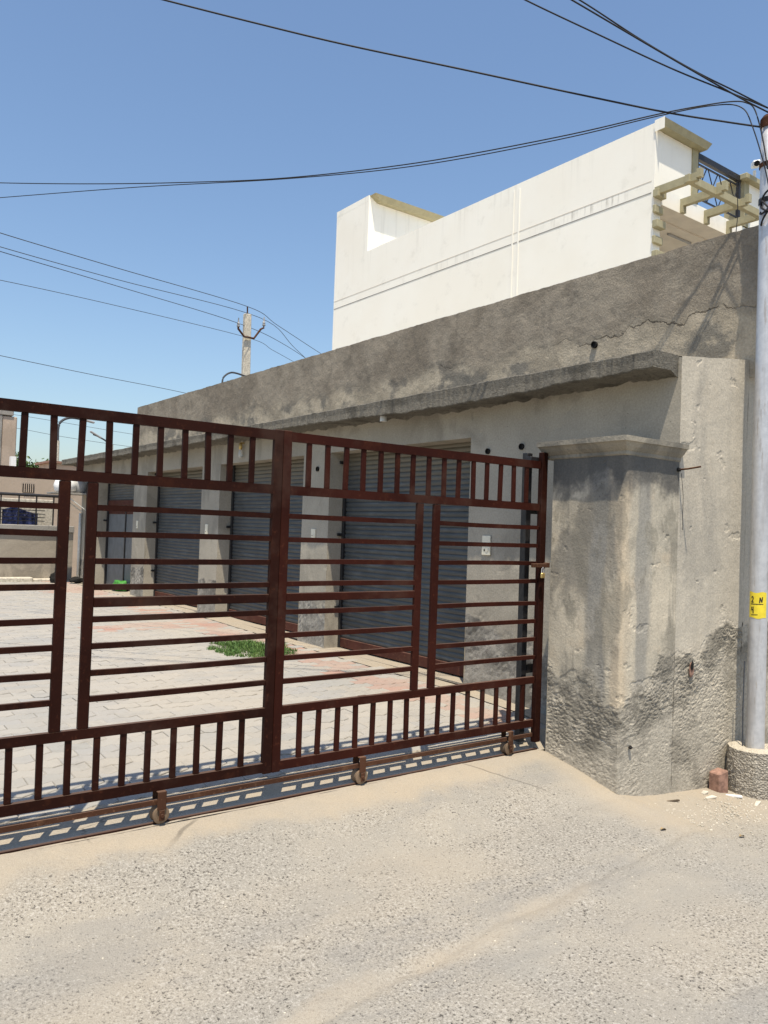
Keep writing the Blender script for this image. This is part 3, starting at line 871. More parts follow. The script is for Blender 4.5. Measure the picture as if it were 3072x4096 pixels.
# broken patch with exposed brick on the street wall
pt = flat_y(MB().lathe((4.965, 3.104, .58), [(.006, -.055), (.024, -.035), (.030, 0), (.020, .035), (.006, .05)], 9), 3.1).build('broken_patch', 'brick_red', shop)
flat_y(MB().lathe((4.957, 3.098, .605), [(.004, -.03), (.016, -.012), (.018, .015), (.004, .035)], 8), 3.088).build('broken_hole', 'dark_hole', pt)
MB().lathe((4.31, 3.100, .14), [(.004, -.012), (.015, 0), (.004, .012)], 7).build('broken_hole', 'dark_hole', gp)

# ================================================================== SLIDING GATE
GY = 3.745
gate = thing('sliding_gate', 'dark red-brown steel sliding gate of square tubes on small wheels', 'gate', (2.1, GY, 0))
rgx = random.Random(17)
def gx(name, x0, x1, z0, z1, dep, mat='gate_paint', dy=0, bev=.003):
    if name == 'baluster':
        s_, q = rgx.uniform(-.003, .003), rgx.uniform(-.003, .003)
        dy += rgx.uniform(-.002, .002)
        y0, y1 = GY - dep / 2 + dy, GY + dep / 2 + dy
        return MB().hexa([(x0 + s_, y0, z0), (x1 + s_, y0, z0), (x1 + s_, y1, z0), (x0 + s_, y1, z0), (x0 + q, y0, z1), (x1 + q, y0, z1), (x1 + q, y1, z1), (x0 + q, y1, z1)]).build(name, mat, gate, bev=bev)
    if name in ('crossbar', 'top_rail', 'upper_rail', 'lower_rail', 'bottom_rail', 'axle_bar'):
        # slightly bowed, as hand-welded tube is
        n = 8; a0 = rgx.uniform(-.0035, .0035); t0, t1 = rgx.uniform(-.002, .002), rgx.uniform(-.002, .002)
        if name in ('upper_rail', 'lower_rail', 'bottom_rail', 'top_rail'): a0 = abs(a0) * (1 if name == 'top_rail' and x0 < 1 else .4); t0 = t1 = 0
        y0, y1 = GY - dep / 2 + dy, GY + dep / 2 + dy
        m_ = MB(); vs_ = []
        for k in range(n + 1):
            u = k / n; o_ = a0 * 4 * u * (1 - u) + lerp(t0, t1, u); x_ = lerp(x0, x1, u)
            vs_ += [(x_, y0, z0 + o_), (x_, y1, z0 + o_), (x_, y1, z1 + o_), (x_, y0, z1 + o_)]
        fs_ = [(4 * k + j, 4 * k + (j + 1) % 4, 4 * k + 4 + (j + 1) % 4, 4 * k + 4 + j) for k in range(n) for j in range(4)] + [(3, 2, 1, 0), tuple(4 * n + j for j in range(4))]
        return m_.add(vs_, fs_).build(name, mat, gate, fixn=True)
    return MB().box(x0, x1, GY - dep / 2 + dy, GY + dep / 2 + dy, z0, z1).build(name, mat, gate, bev=bev)
GL, GR = .05, 4.105
CP = (2.053, 2.1035, 2.106, 2.156)
for half, (a, b) in enumerate(((GL + .05, CP[0]), (CP[3], GR))):
    mt = 'gate_paint' if half == 0 else 'gate_red'
    gx('top_rail', a, b, 1.907, 1.957, .028, mt)
    gx('upper_rail', a, b, 1.620, 1.668, .028, mt)
    gx('lower_rail', a, b, .450, .495, .028, mt)
    gx('bottom_rail', a, b, .158, .206, .028, mt)
gx('post', GL, GL + .05, .158, 1.957, .032)
gx('post', CP[0], CP[1], .150, 1.962, .034); gx('post', CP[2], CP[3], .150, 1.962, .034, 'gate_red')
for k in range(18):
    x = .818 - 5 * .1235 + k * .1235
    if x < GL + .08 or x > 1.96: continue
    for (z0, z1) in ((1.6685, 1.9065), (.2065, .4495)):
        gx('baluster', x - .014, x + .014, z0, z1, .020, bev=.002)
for k in range(15):
    x = 2.272 + k * .1222
    gx('baluster', x - .014, x + .014, 1.6685, 1.9065, .020, 'gate_red', bev=.002)
    x = 2.271 + k * .1238
    gx('baluster', x - .014, x + .014, .2065, .4495, .020, 'gate_red', bev=.002)
for (a, b, mt) in ((.976, 1.024, 'gate_paint'), (1.099, 1.147, 'gate_paint'), (3.040, 3.088, 'gate_red'), (3.172, 3.222, 'gate_red')):
    gx('upright', a, b, .4955, 1.6195, .026, mt)
HZ = [1.505, 1.382, 1.260, 1.142, .992, .870, .747, .626]
for a, b, mt in ((GL + .051, .9755, 'gate_paint'), (1.1475, 2.0525, 'gate_paint'), (2.1565, 3.0395, 'gate_red'), (3.2225, GR, 'gate_red')):
    for z in HZ:
        gx('crossbar', a, b, z - .0135, z + .0135, .020, mt, bev=.002)
gx('lock_rail', 1.1475, 2.0525, 1.047, 1.092, .026); gx('lock_rail', 2.1565, 3.0395, 1.05, 1.094, .026, 'gate_red')
gx('end_post', 4.118, 4.172, .05, 2.02, .04, 'gate_paint')
for z_ in (1.505, 1.142, .626, .47, 1.64, 1.93):
    gx('end_tab', GR - .002, 4.119, z_ - .01, z_ + .01, .012)
gx('axle_bar', GL, GR, .090, .114, .02, 'rust', dy=.0)
for wx in (.35, 1.505, 2.685, 3.877):
    wb = MB()
    wb.box(wx - .024, wx + .020, GY - .036, GY - .031, .07, .157)
    wb.box(wx - .024, wx + .020, GY + .031, GY + .036, .07, .157)
    wb.box(wx - .024, wx + .020, GY - .031, GY + .031, .152, .1575)
    wb.box(wx - .016, wx + .012, GY - .040, GY - .0365, .02, .07)
    br = wb.build('wheel_bracket', 'rust', gate, bev=.0015)
    wh = MB()
    n = 24
    pr = [(.0, -.026), (.030, -.028), (.040, -.026), (.042, -.022), (.034, -.006), (.034, .006), (.042, .022), (.040, .026), (0, .028)]
    vs_ = [(wx + r * math.cos(2 * math.pi * k / n), GY + d, .043 + r * math.sin(2 * math.pi * k / n)) for r, d in pr for k in range(n)]
    wh.add(vs_, [(i * n + k, i * n + (k + 1) % n, (i + 1) * n + (k + 1) % n, (i + 1) * n + k) for i in range(len(pr) - 1) for k in range(n)])
    wh.build('wheel', 'rust_pale', br, fixn=True)
    MB().tube([(wx, GY - .044, .043), (wx, GY + .03, .043)], .009, 8).build('axle', 'rust', br)
gx('dent_weld', 2.66, 2.72, .488, .4985, .03, 'gate_red')
# latch box and bolt
la = MB(); la.box(4.02, 4.16, GY - .050, GY - .0285, 1.235, 1.262); la.box(4.155, 4.185, GY - .052, GY - .0, 1.235, 1.268)
la.build('latch_bolt', 'rust', gate, bev=.003)
# receiver post behind the closing edge
rp_ = thing('receiver_post', 'black steel receiver post behind the closing edge of the gate', 'post', (4.1, 3.86, 0))
MB().box(4.085, 4.135, 3.835, 3.885, .03, 2.02).build('channel', 'black_metal', rp_, bev=.003)
MB().box(4.06, 4.175, 3.78, 3.83, 1.94, 1.99).build('top_strap', 'black_metal', rp_, bev=.003)
MB().box(4.136, 4.2, 3.835, 3.88, .5, .56).build('wall_tie', 'black_metal', rp_)
MB().box(4.136, 4.2, 3.835, 3.88, 1.6, 1.66).build('wall_tie', 'black_metal', rp_)
pl = thing('padlock', 'small brass padlock hanging from the gate latch', 'padlock', (4.10, GY - .06, 1.2))
MB().box(4.088, 4.122, GY - .068, GY - .052, 1.165, 1.20).build('body', 'brass', pl, bev=.004)
MB().tube([(4.095, GY - .06, 1.20), (4.095, GY - .06, 1.228), (4.105, GY - .06, 1.237), (4.115, GY - .06, 1.228), (4.115, GY - .06, 1.20)], .0035, 8).build('shackle', 'galvanised', pl)
tag(MB().box(-.6, 4.16, GY - .010, GY + .010, -.012, .007).build('ground_track', 'gate_paint', bev=.002), 'thin rusty steel track set in the ground under the gate wheels', 'track')

# ================================================================== STREET POLE
PS = 1.055      # the pole stands close to the wall
PXY = (5.215 * PS, 2.78 * PS)
def sz(z): return CAMZ + (z - CAMZ) * PS
pole = thing('street_pole', 'silver steel pole in a rough round concrete footing by the wall', 'pole', (PXY[0], PXY[1], -.2))
base_p = Vector((PXY[0] - .002, PXY[1], -.35)); top_p = Vector((PXY[0] + .008, PXY[1], sz(4.33)))
MB().tube([base_p.lerp(top_p, k / 12) for k in range(13)], [.061 - .004 * k / 12 for k in range(13)], 32).build('shaft', 'galvanised', pole, smooth=True)
MB().tube([top_p - Vector((0, 0, .075)), top_p - Vector((0, 0, .01)), top_p + Vector((0, 0, .015))], [.064, .065, .047], 24).build('top_collar', 'rust', pole, smooth=False)
MB().tube([top_p - Vector((0, 0, .36)), top_p - Vector((0, 0, .33))], .065, 24).build('band_clamp', 'rust', pole)
MB().tube([top_p - Vector((0, 0, .62)), top_p - Vector((0, 0, .585))], .065, 24).build('band_clamp', 'black_metal', pole)
m = MB()
n, nz = 72, 26
def coll(u, v):
    a = 2 * math.pi * u; z = lerp(-.5, .022, v)
    r = .178 + .012 * fbm(math.cos(a) * 2, math.sin(a) * 2, z * 4, 3) + .0055 * fbm(math.cos(a) * 9, math.sin(a) * 9, z * 40, 4)
    r += .006 * (1 - v)
    return (PXY[0] + r * math.cos(a), PXY[1] + r * math.sin(a), z)
m.grid(coll, n, nz)
m.grid(lambda u, v: (PXY[0] + lerp(coll(u, 1)[0] - PXY[0], .055 * math.cos(2 * math.pi * u), v), PXY[1] + lerp(coll(u, 1)[1] - PXY[1], .055 * math.sin(2 * math.pi * u), v), .022 + .018 * math.sin(v * 3.0) * (1 + .5 * fbm(u * 9, v, 0)) - .01 * v), n, 6)
m.build('footing', 'aggregate_concrete', pole)
# yellow number painted on the pole: angular coordinate measured from the camera side
aim = math.atan2(-PXY[1], -PXY[0])
def on_pole(a, z, off):
    z = sz(z); k = (z + .35) / 4.85
    c_ = base_p.lerp(top_p, k); r = .061 - .004 * k + off
    return (c_.x + r * math.cos(aim + a), c_.y + r * math.sin(aim + a), z)
m = MB(); m.grid(lambda u, v: on_pole(lerp(-1.15, .95, u), lerp(.955, 1.125, v) + .004 * math.sin(u * 9 + v), .0016), 24, 12)
stk = m.build('number_panel', 'yellow_paint', pole)
tag(stk, 'yellow painted panel with hand-lettered numbers')
def stroke(pts, wd=.0035):
    m_ = MB()
    for (a0, z0), (a1, z1) in zip(pts, pts[1:]):
        dx, dz = (a1 - a0) * .06, z1 - z0
        L = math.hypot(dx, dz); px_, pz_ = -dz / L * wd, dx / L * wd
        k = 4
        for q in range(k):
            s0, s1 = q / k, (q + 1) / k
            A = lambda s, sg_: on_pole(lerp(a0, a1, s) + sg_ * px_ / .06, lerp(z0, z1, s) + sg_ * pz_, .0028)
            m_.add([A(s0, -1), A(s1, -1), A(s1, 1), A(s0, 1)], [(0, 1, 2, 3)])
    return m_.build('number_stroke', 'ink', stk)
# "2 N" over a line, "4" over a short line
stroke([(-.78, 1.088), (-.66, 1.098), (-.56, 1.088), (-.60, 1.074), (-.78, 1.058), (-.50, 1.060)])
stroke([(.12, 1.056), (.16, 1.092), (.36, 1.060), (.42, 1.096)])
stroke([(-.85, 1.046), (.52, 1.048)], .0028)
stroke([(-.74, 1.028), (-.76, 1.008), (-.50, 1.010)]); stroke([(-.56, 1.030), (-.54, .985)])
stroke([(-.80, .975), (-.05, .978)], .0022)
# conduit clipped behind the pole
tag(MB().tube([(5.44, 2.99, .0), (5.437, 2.992, .3), (5.44, 2.99, .62)], .005, 8).build('conduit', 'cable_grey', pole))
# cable coil on the pole
m = MB()
for k in range(5):
    cz = 3.82 + rl.uniform(-.05, .05); rr = rl.uniform(.07, .1)
    m.tube([(PXY[0] - .03 + rr * math.cos(a_) * .6, PXY[1] - .03 + rr * math.sin(a_) * .6, cz + .07 * math.sin(a_ * 1 + k)) for a_ in [2 * math.pi * q / 18 for q in range(19)]], .007, 6)
m.build('cable_coil', 'cable_black', pole)
tag(MB().tube([(5.44, 2.87, 4.12), (5.42, 2.85, 3.82), (5.46, 2.86, 3.5), (5.44, 2.85, 3.2)], .003, 6).build('loose_wire', 'cable_black', pole))

# ================================================================== OVERHEAD CABLES
def smooth_path(pts, n=8):
    P = [Vector(p) for p in pts]
    P = [P[0] * 2 - P[1]] + P + [P[-1] * 2 - P[-2]]
    out = []
    for i in range(1, len(P) - 2):
        for k in range(n):
            t = k / n
            out.append(.5 * ((2 * P[i]) + (-P[i - 1] + P[i + 1]) * t + (2 * P[i - 1] - 5 * P[i] + 4 * P[i + 1] - P[i + 2]) * t * t + (-P[i - 1] + 3 * P[i] - 3 * P[i + 1] + P[i + 2]) * t ** 3))
    out.append(P[-2])
    return out
def cable(pts, r, label, ext=None, mat='cable_black', group='overhead cables'):
    pts = [Vector(p) for p in pts]
    if group == 'overhead cables':
        pts = [Vector((p.x * PS, p.y * PS, sz(p.z))) for p in pts]
    path = smooth_path(pts)
    if ext:      # carry the cable on beyond the picture to its far support
        d = (path[0] - path[1]).normalized()
        path = [path[0] + d * ext * q + Vector((0, 0, -.02 * (ext * q) ** 1.3)) for q in (1, .8, .6, .4, .2)] + path
    return tag(MB().tube(path, r * .78, 7).build('overhead_cable', mat, smooth=True), label, 'cable', group)
cable([[1.744, 5.79, 5.301], [2.018, 5.551, 5.2], [2.494, 5.136, 5.033], [2.999, 4.696, 4.864], [3.64, 4.137, 4.674], [4.242, 3.612, 4.493], [4.691, 3.221, 4.364], [4.969, 2.978, 4.301], [5.158, 2.814, 4.262]], .0085, 'thick black cable slanting down from upper left to the silver pole', 8)
cable([[3.481, 3.896, 5.165], [3.784, 3.698, 5.0], [4.222, 3.412, 4.795], [4.624, 3.149, 4.611], [4.921, 2.955, 4.494], [5.187, 2.781, 4.389]], .007, 'lowest of the three black cables leaving the top picture edge near the pole', 8)
cable([[3.708, 3.695, 5.17], [4.018, 3.503, 5.0], [4.414, 3.259, 4.777], [4.745, 3.054, 4.592], [5.024, 2.881, 4.439], [5.193, 2.777, 4.358]], .0075, 'middle of the three black cables leaving the top picture edge near the pole', 8)
cable([[3.781, 3.682, 5.184], [4.081, 3.49, 5.02], [4.44, 3.26, 4.785], [4.753, 3.059, 4.603], [5.0, 2.901, 4.483], [5.198, 2.774, 4.384]], .007, 'rightmost of the three black cables leaving the top picture edge near the pole', 8)
cable([[1.1, 10.293, 5.211], [1.67, 9.251, 5.0], [2.298, 8.103, 4.792], [2.85, 7.094, 4.632], [3.383, 6.119, 4.504], [3.972, 5.042, 4.437], [4.513, 4.053, 4.448], [4.862, 3.415, 4.488], [5.024, 3.119, 4.493], [5.102, 2.976, 4.484], [5.14, 2.906, 4.459], [5.165, 2.86, 4.404], [5.16, 2.80, 4.2], [5.15, 2.75, 3.95]], .0062, 'upper of two sagging cables crossing the sky from the left edge to the pole', 10)
cable([[1.171, 10.843, 5.133], [1.754, 9.679, 5.0], [2.673, 7.844, 4.783], [3.464, 6.265, 4.569], [4.036, 5.123, 4.462], [4.554, 4.089, 4.454], [4.884, 3.43, 4.488], [5.05, 3.099, 4.488], [5.12, 2.93, 4.43], [5.115, 2.84, 4.25], [5.135, 2.76, 3.95], [5.16, 2.73, 3.75]], .0055, 'lower of two sagging cables crossing the sky from the left edge to the pole', 10)
cable([[2.177, 19.326, 7.929], [3.665, 20.031, 8.0], [6.803, 21.518, 8.273], [11.958, 23.961, 8.74], [13.667, 24.98, 8.615], [16.66, 26.783, 8.36], [20.869, 29.319, 8.074]], .013, 'topmost thin power line running through the concrete utility pole', 8, 'cable_grey', 'power lines')
cable([[2.282, 20.128, 7.862], [3.808, 20.733, 7.9], [6.964, 21.986, 8.105], [12.53, 24.2, 8.53], [14.878, 25.71, 8.076], [18.406, 27.835, 7.154]], .012, 'second power line from the top at the concrete utility pole', 8, 'cable_grey', 'power lines')
cable([[2.292, 20.165, 7.751], [3.819, 20.766, 7.8], [6.979, 22.009, 7.934], [11.56, 23.82, 8.09], [14.2, 25.2, 8.0], [17.5, 27.2, 7.6]], .012, 'third power line from the top at the concrete utility pole', 8, 'cable_grey', 'power lines')
cable([[2.368, 20.518, 7.02], [3.904, 21.071, 7.2], [7.066, 22.209, 7.443], [11.916, 23.80, 7.671], [13.45, 24.849, 7.667], [15.224, 25.918, 7.555], [18, 27.6, 7.4]], .010, 'lowest power line passing the concrete utility pole', 8, 'cable_grey', 'power lines')
cable([[2.435, 20.5, 5.385], [3.969, 21.0, 5.364], [6.459, 22.0, 5.40], [9.439, 23.0, 5.43], [12.55, 24.0, 5.34], [16, 25, 5.3]], .010, 'lone thin wire low in the sky left of the shop parapet', 8, 'cable_grey', 'power lines')
cable([[7.54, 34, 5.526], [9.145, 34, 5.424], [12.047, 34, 5.239], [16, 34, 5.1]], .010, 'faint wire seen between the upper gate bars', 6, 'cable_grey', 'power lines')
cable([[7.6, 34.5, 5.05], [9.2, 34.5, 4.9], [12.1, 34.5, 4.75], [16, 34.5, 4.7]], .010, 'lower faint wire seen between the upper gate bars', 6, 'cable_grey', 'power lines')

# ================================================================== UTILITY POLE
up = thing('utility_pole', 'pale concrete utility pole with a bent steel crossarm behind the shop roof', 'pole', (12.05, 24, -.3))
m = MB()
for z0, w0, z1, w1 in ((-.3, .34, 8.5, .24),):
    m.hexa([(12.09 - w0 / 2, 23.9, z0), (12.09 + w0 / 2, 23.9, z0), (12.09 + w0 / 2, 24.1, z0), (12.09 - w0 / 2, 24.1, z0),
            (11.98 - w1 / 2, 23.92, z1), (11.98 + w1 / 2, 23.92, z1), (11.98 + w1 / 2, 24.08, z1), (11.98 - w1 / 2, 24.08, z1)])
m.build('shaft', 'stone_pale', up, bev=.02)
MB().tube([(11.60, 23.86, 8.0), (11.60, 23.86, 7.92), (11.82, 23.86, 7.70), (12.18, 23.86, 7.70), (12.42, 23.86, 8.05), (12.53, 23.86, 8.12), (12.53, 23.86, 8.2)], .035, 6).build('crossarm', 'rust', up)
for (ix, iz) in ((11.60, 8.0), (12.53, 8.2)):
    MB().lathe((ix, 23.86, iz - .02), [(.05, 0), (.06, .04), (.03, .07), (.055, .10), (.03, .15), (.015, .3)], 10).build('insulator', 'grey_plastic', up)
MB().tube([(11.98, 24, 8.45), (11.97, 24, 8.74)], .025, 8).build('top_pin', 'rust', up)
MB().tube(smooth_path([(11.12, 23.9, 6.05), (11.18, 23.9, 6.28), (11.45, 23.9, 6.46), (11.9, 23.9, 6.42), (12.05, 23.9, 6.38)]), .03, 8).build('curved_bracket', 'cable_grey', up)

# ================================================================== WHITE HOUSE
HX, HY0, HY1 = 9.5, 6.694, 14.85
h = thing('white_house', 'white two-storey house with roof parapet, stair tower and olive pergola', 'house', (12, 11, -.3))
MB().box(HX, HX + .16, HY0, HY1, -.3, 7.29).build('side_wall', 'white_paint', h)
MB().box(HX + .161, 16.0, 9.4, HY1, -.3, 6.3).build('main_block', 'white_paint', h)
MB().box(HX + .161, 16.0, HY0, 9.40, 6.17, 6.42).build('roof_slab', 'soffit', h)
m = MB(); m.box(HX + .161, 10.39, HY0, HY0 + .15, 6.421, 7.20)
m.build('front_parapet', 'white_paint', h)
m = MB(); m.box(HX + .17, 16, HY0 - .006, HY0 + .1, 6.175, 6.415); m.build('slab_fascia', 'white_paint', h)
# copings
m = MB(); m.hexa([(HX - .02, HY0 - .12, 7.205), (10.60, HY0 - .12, 7.205), (10.60, HY0 + .25, 7.205), (HX + .165, HY0 + .25, 7.205),
                  (HX - .02, HY0 - .16, 7.30), (10.66, HY0 - .16, 7.30), (10.66, HY0 + .28, 7.30), (HX + .165, HY0 + .28, 7.30)])
m.build('parapet_coping', 'olive_trim', h, fixn=True)
m = MB(); m.box(HX - .022, HX - .0205, HY0 - .16, HY0 + .0, 7.15, 7.31); m.build('coping_end', 'white_paint', h)
MB().box(10.39, 10.53, HY0 - .02, HY0 + .17, 6.421, 7.204).build('parapet_post', 'olive_trim', h)
# stair tower
MB().box(HX + .001, 12.4, 13.63, HY1 - .002, 7.29, 8.36).build('stair_tower', 'white_paint', h)
MB().box(HX + .0, HX + .2, 13.63, HY1, 8.361, 8.48).build('tower_parapet', 'white_paint', h)
m = MB(); m.hexa([(HX + .2, 13.5, 8.365), (12.6, 13.5, 8.365), (12.6, HY1, 8.365), (HX + .2, HY1, 8.365), (HX + .02, 13.42, 8.47), (12.6, 13.42, 8.47), (12.6, HY1, 8.47), (HX + .02, HY1, 8.47)])
m.build('tower_coping', 'olive_trim', h, fixn=True)
MB().box(11.3, 11.36, 13.6, 13.66, 8.47, 8.56).build('pipe_stub', 'rust', h)
# thin mouldings and downpipes on the side wall
MB().box(HX - .0035, HX - .001, HY0 + .04, HY1 - .02, 6.471, 6.480).build('string_moulding', 'soffit', h)
MB().box(HX - .0045, HX - .001, HY0 + .04, HY1 - .02, 6.303, 6.315).build('string_moulding', 'grey_concrete', h)
for yy in (9.41, 9.28):
    MB().box(HX - .010, HX - .001, yy - .018, yy + .018, -.3, 7.2).build('downpipe', 'white_paint', h, bev=.003)
# quoin blocks on the near corner
for k in range(9):
    z = 6.33 - .215 * k
    MB().box(HX - .03, HX + .17 - .0, HY0 - .09 if k % 2 == 0 else HY0 - .05, HY0 + (.0 - .002), z - .105, z).build('quoin', 'olive_trim', h, bev=.006)
# pergola over the front porch
pg = MB()
ZB, ZT = 6.268, 6.39
xs = [9.545, 10.155, 10.765, 11.375, 11.985, 12.6]
beam0 = MB().box(9.47, 16, 6.13, 6.20, ZB - .004, ZT - .02).build('long_beam', 'olive_trim', h, bev=.004)
for x in xs:
    m = MB().box(x - .036, x + .036, 6.05, HY0 - .007, ZB, ZT - .015)
    m.box(x - .0362, x + .0362, 5.99, 6.05, ZB + .03, ZT + .025)
    m.build('cross_beam', 'olive_trim', h)
for x in (10.155, 10.765, 11.375, 11.985):
    MB().box(x - .04, x + .04, HY0 - .06, HY0 - .008, 6.172, ZB - .002).build('beam_bracket', 'olive_trim', h)
# porch: ceiling, back wall, ceiling lamp
MB().box(HX + .162, 16, HY0 + .3, 9.38, 6.150, 6.168).build('porch_ceiling', 'soffit', h)
MB().tube([(10.4, 7.6, 6.148), (10.4, 7.6, 6.10)], [.08, .06], 14).build('ceiling_lamp', 'dark_window', h)
MB().tube([(10.6, 7.2, 6.135), (11.2, 7.2, 6.135)], .02, 8).build('tube_lamp', 'grey_plastic', h)
# roof railing with crossed rods
rl_ = MB().box(10.53, 11.74, HY0 - .01, HY0 + .05, 7.10, 7.19).build('railing_top', 'black_metal', h)
MB().box(10.53, 11.74, HY0 + .01, HY0 + .03, 7.03, 7.05).build('railing_bar', 'black_metal', rl_)
MB().box(10.53, 11.74, HY0 + .01, HY0 + .03, 6.52, 6.54).build('railing_bar', 'black_metal', rl_)
for k in range(4):
    a = 10.56 + k * .3
    MB().tube([(a, HY0 + .02, 7.03), (a + .27, HY0 + .02, 6.54)], .009, 6).build('railing_rod', 'black_metal', rl_)
    MB().tube([(a + .27, HY0 + .035, 7.03), (a, HY0 + .035, 6.54)], .009, 6).build('railing_rod', 'black_metal', rl_)
for x in (10.54, 11.70):
    MB().box(x - .02, x + .03, HY0 - .005, HY0 + .045, 6.42, 7.10).build('railing_post', 'black_metal', rl_)
MB().box(11.80, 12.5, HY0 - .02, HY0 + .3, 6.42, 7.12).build('corner_pier', 'white_paint', h)
MB().box(11.79, 11.93, HY0 - .03, HY0 + .3, 6.42, 7.121).build('pier_trim', 'olive_trim', h)
MB().box(11.70, 12.6, HY0 - .12, HY0 + .4, 7.122, 7.21).build('pier_coping', 'olive_trim', h, bev=.01)
# loose vertical wires in front of the porch
for (x, yy, z0, z1) in ((10.42, 6.0, 5.6, 6.5), (11.35, 5.95, 5.6, 7.1)):
    MB().tube(smooth_path([(x, yy, z1), (x + .02, yy - .01, (z0 + z1) / 2), (x - .02, yy, z0)]), .006, 5).build('loose_wire', 'cable_black', h)
# security camera
cmr = thing('security_camera', 'white bullet security camera on the house corner beside the pole', 'camera', (11.9, 6.6, 7.21))
a_, b_ = Vector((12.0, 6.62, 7.42)), Vector((11.70, 6.42, 7.29))
MB().bar(a_, b_, .12, .10).build('housing', 'white_plastic', cmr, bev=.02)
d_ = (b_ - a_).normalized()
MB().tube([b_ + d_ * .001, b_ + d_ * .03], .042, 12).build('lens', 'dark_hole', cmr)
MB().tube([a_, a_ + Vector((.25, .05, .08)), a_ + Vector((.4, .1, .25))], .02, 8).build('arm', 'white_plastic', cmr)
MB().tube([(12.0, 6.62, 7.21), (12.0, 6.62, 7.33)], .025, 8).build('stand', 'white_plastic', cmr)

# ================================================================== BACKGROUND LEFT
bw = thing('boundary_wall', 'tan plastered boundary wall with a coping at the far end of the yard', 'wall', (3.5, 17, 0))
m = MB(); m.grid(lambda u, v: (lerp(-3, 4.75, u), 17.0 - .01 * fbm(u * 12, v * 2, 0, 4), lerp(.0, 1.20, v)), 120, 20); m.box(-3, 4.75, 17.01, 17.2, 0, 1.2)
m.build('wall_face', 'far_wall', bw)
MB().box(-3, 4.75, 16.95, 17.25, 1.2, 1.33).build('coping', 'grey_concrete', bw, bev=.01)
MB().box(-3, 3.95, 16.75, 16.99, .05, .30).build('base_ledge', 'stone_pale', bw, bev=.015)
MB().box(3.97, 4.36, 16.78, 16.99, .05, .27).build('base_ledge', 'stone_pale', bw, bev=.015)
fr = thing('wall_railing', 'dark steel railing on top of the tan boundary wall', 'railing', (3.5, 17.1, 1.33))
MB().tube([(-3, 17.1, 1.93), (4.6, 17.1, 1.93)], .03, 8).build('top_rail', 'black_metal', fr)
for z in (1.76, 1.70, 1.625, 1.555, 1.485, 1.415):
    MB().box(-3, 4.2, 17.09, 17.11, z - .008, z + .008).build('rail', 'black_metal', fr)
x = -2.9
while x < 4.6:
    MB().box(x - .012, x + .012, 17.088, 17.112, 1.331, 1.905).build('railing_post', 'black_metal', fr)
    x += .15 if x > 4.1 else .33
bc = MB()
bc.grid(lambda u, v: (lerp(3.42, 4.08, u), 17.16 + .03 * math.sin(u * 22) + .02 * fbm(u * 9, v * 5, 0), lerp(1.335, 1.62 + .05 * math.sin(u * 5), v)), 60, 16)
bc.grid(lambda u, v: (lerp(3.42, 4.08, u), 17.19 + .03 * math.sin(u * 22), lerp(1.335, 1.62 + .05 * math.sin(u * 5), v)), 60, 4)
tag(bc.build('blue_cloth', 'blue_cloth', smooth=True), 'dark blue cloth bundle drying behind the boundary wall railing', 'cloth')
wc = MB()
wc.grid(lambda u, v: (lerp(3.12, 3.38, u), 17.17 + .02 * math.sin(u * 26), lerp(1.335, 1.66 - .06 * u, v)), 30, 8)
wc.grid(lambda u, v: (lerp(3.12, 3.38, u), 17.19 + .02 * math.sin(u * 26), lerp(1.335, 1.66 - .06 * u, v)), 30, 4)
tag(wc.build('pale_cloth', 'pale_blue_cloth', smooth=True), 'pale blue cloth hanging left of the dark blue bundle on the railing', 'cloth')
tag(MB().box(2.4, 4.5, 17.6, 17.7, 1.3, 1.86).build('yellow_board', 'stone_pale', bev=.01), 'pale yellow board behind the boundary wall railing', 'board')

ph = thing('pink_house', 'low pinkish plastered house with a small barred vent beyond the yard wall', 'house', (6, 24, 0))
MB().box(-2, 8.0, 24, 28, -.3, 2.78).build('wall', 'pink_wall', ph)
MB().box(6.15, 6.95, 24.6, 26, 2.78, 3.12).build('roof_room', 'pink_wall', ph)
MB().box(6.05, 7.05, 24.5, 26.1, 3.121, 3.18).build('roof_slab', 'brick_red', ph)
MB().box(5.0, 5.14, 24.3, 24.5, 2.78, 3.2).build('white_post', 'white_plastic', ph)
v_ = MB().box(5.27, 5.57, 23.97, 23.998, 2.20, 2.44).build('vent', 'dark_hole', ph)
for k in range(5):
    MB().box(5.295 + k * .055, 5.320 + k * .055, 23.955, 23.969, 2.20, 2.44).build('vent_bar', 'pink_wall', v_)
fb = thing('concrete_building', 'unfinished grey concrete building at the far left edge', 'building', (4, 31, 0))
MB().box(-4, 6.0, 30.3, 36, -.3, 4.2).build('wall', 'grey_concrete', fb)
MB().box(-4, 6.2, 30.0, 36, 5.02, 5.25).build('roof_slab', 'grey_concrete', fb, bev=.02)
MB().box(5.85, 6.33, 30.05, 34.5, -.3, 5.0).build('end_pier', 'pink_wall', fb, bev=.03)
MB().box(5.6, 5.84, 30.02, 30.3, -.3, 5.01).build('column', 'grey_concrete', fb)
MB().box(-4, 5.59, 30.9, 31.0, 4.21, 5.01).build('recess_wall', 'dark_window', fb)
MB().box(4.9, 5.55, 30.06, 30.29, 3.85, 4.3).build('window_ledge', 'grey_concrete', fb)
MB().box(5.05, 5.45, 30.27, 30.299, 3.2, 3.8).build('window', 'dark_window', fb)

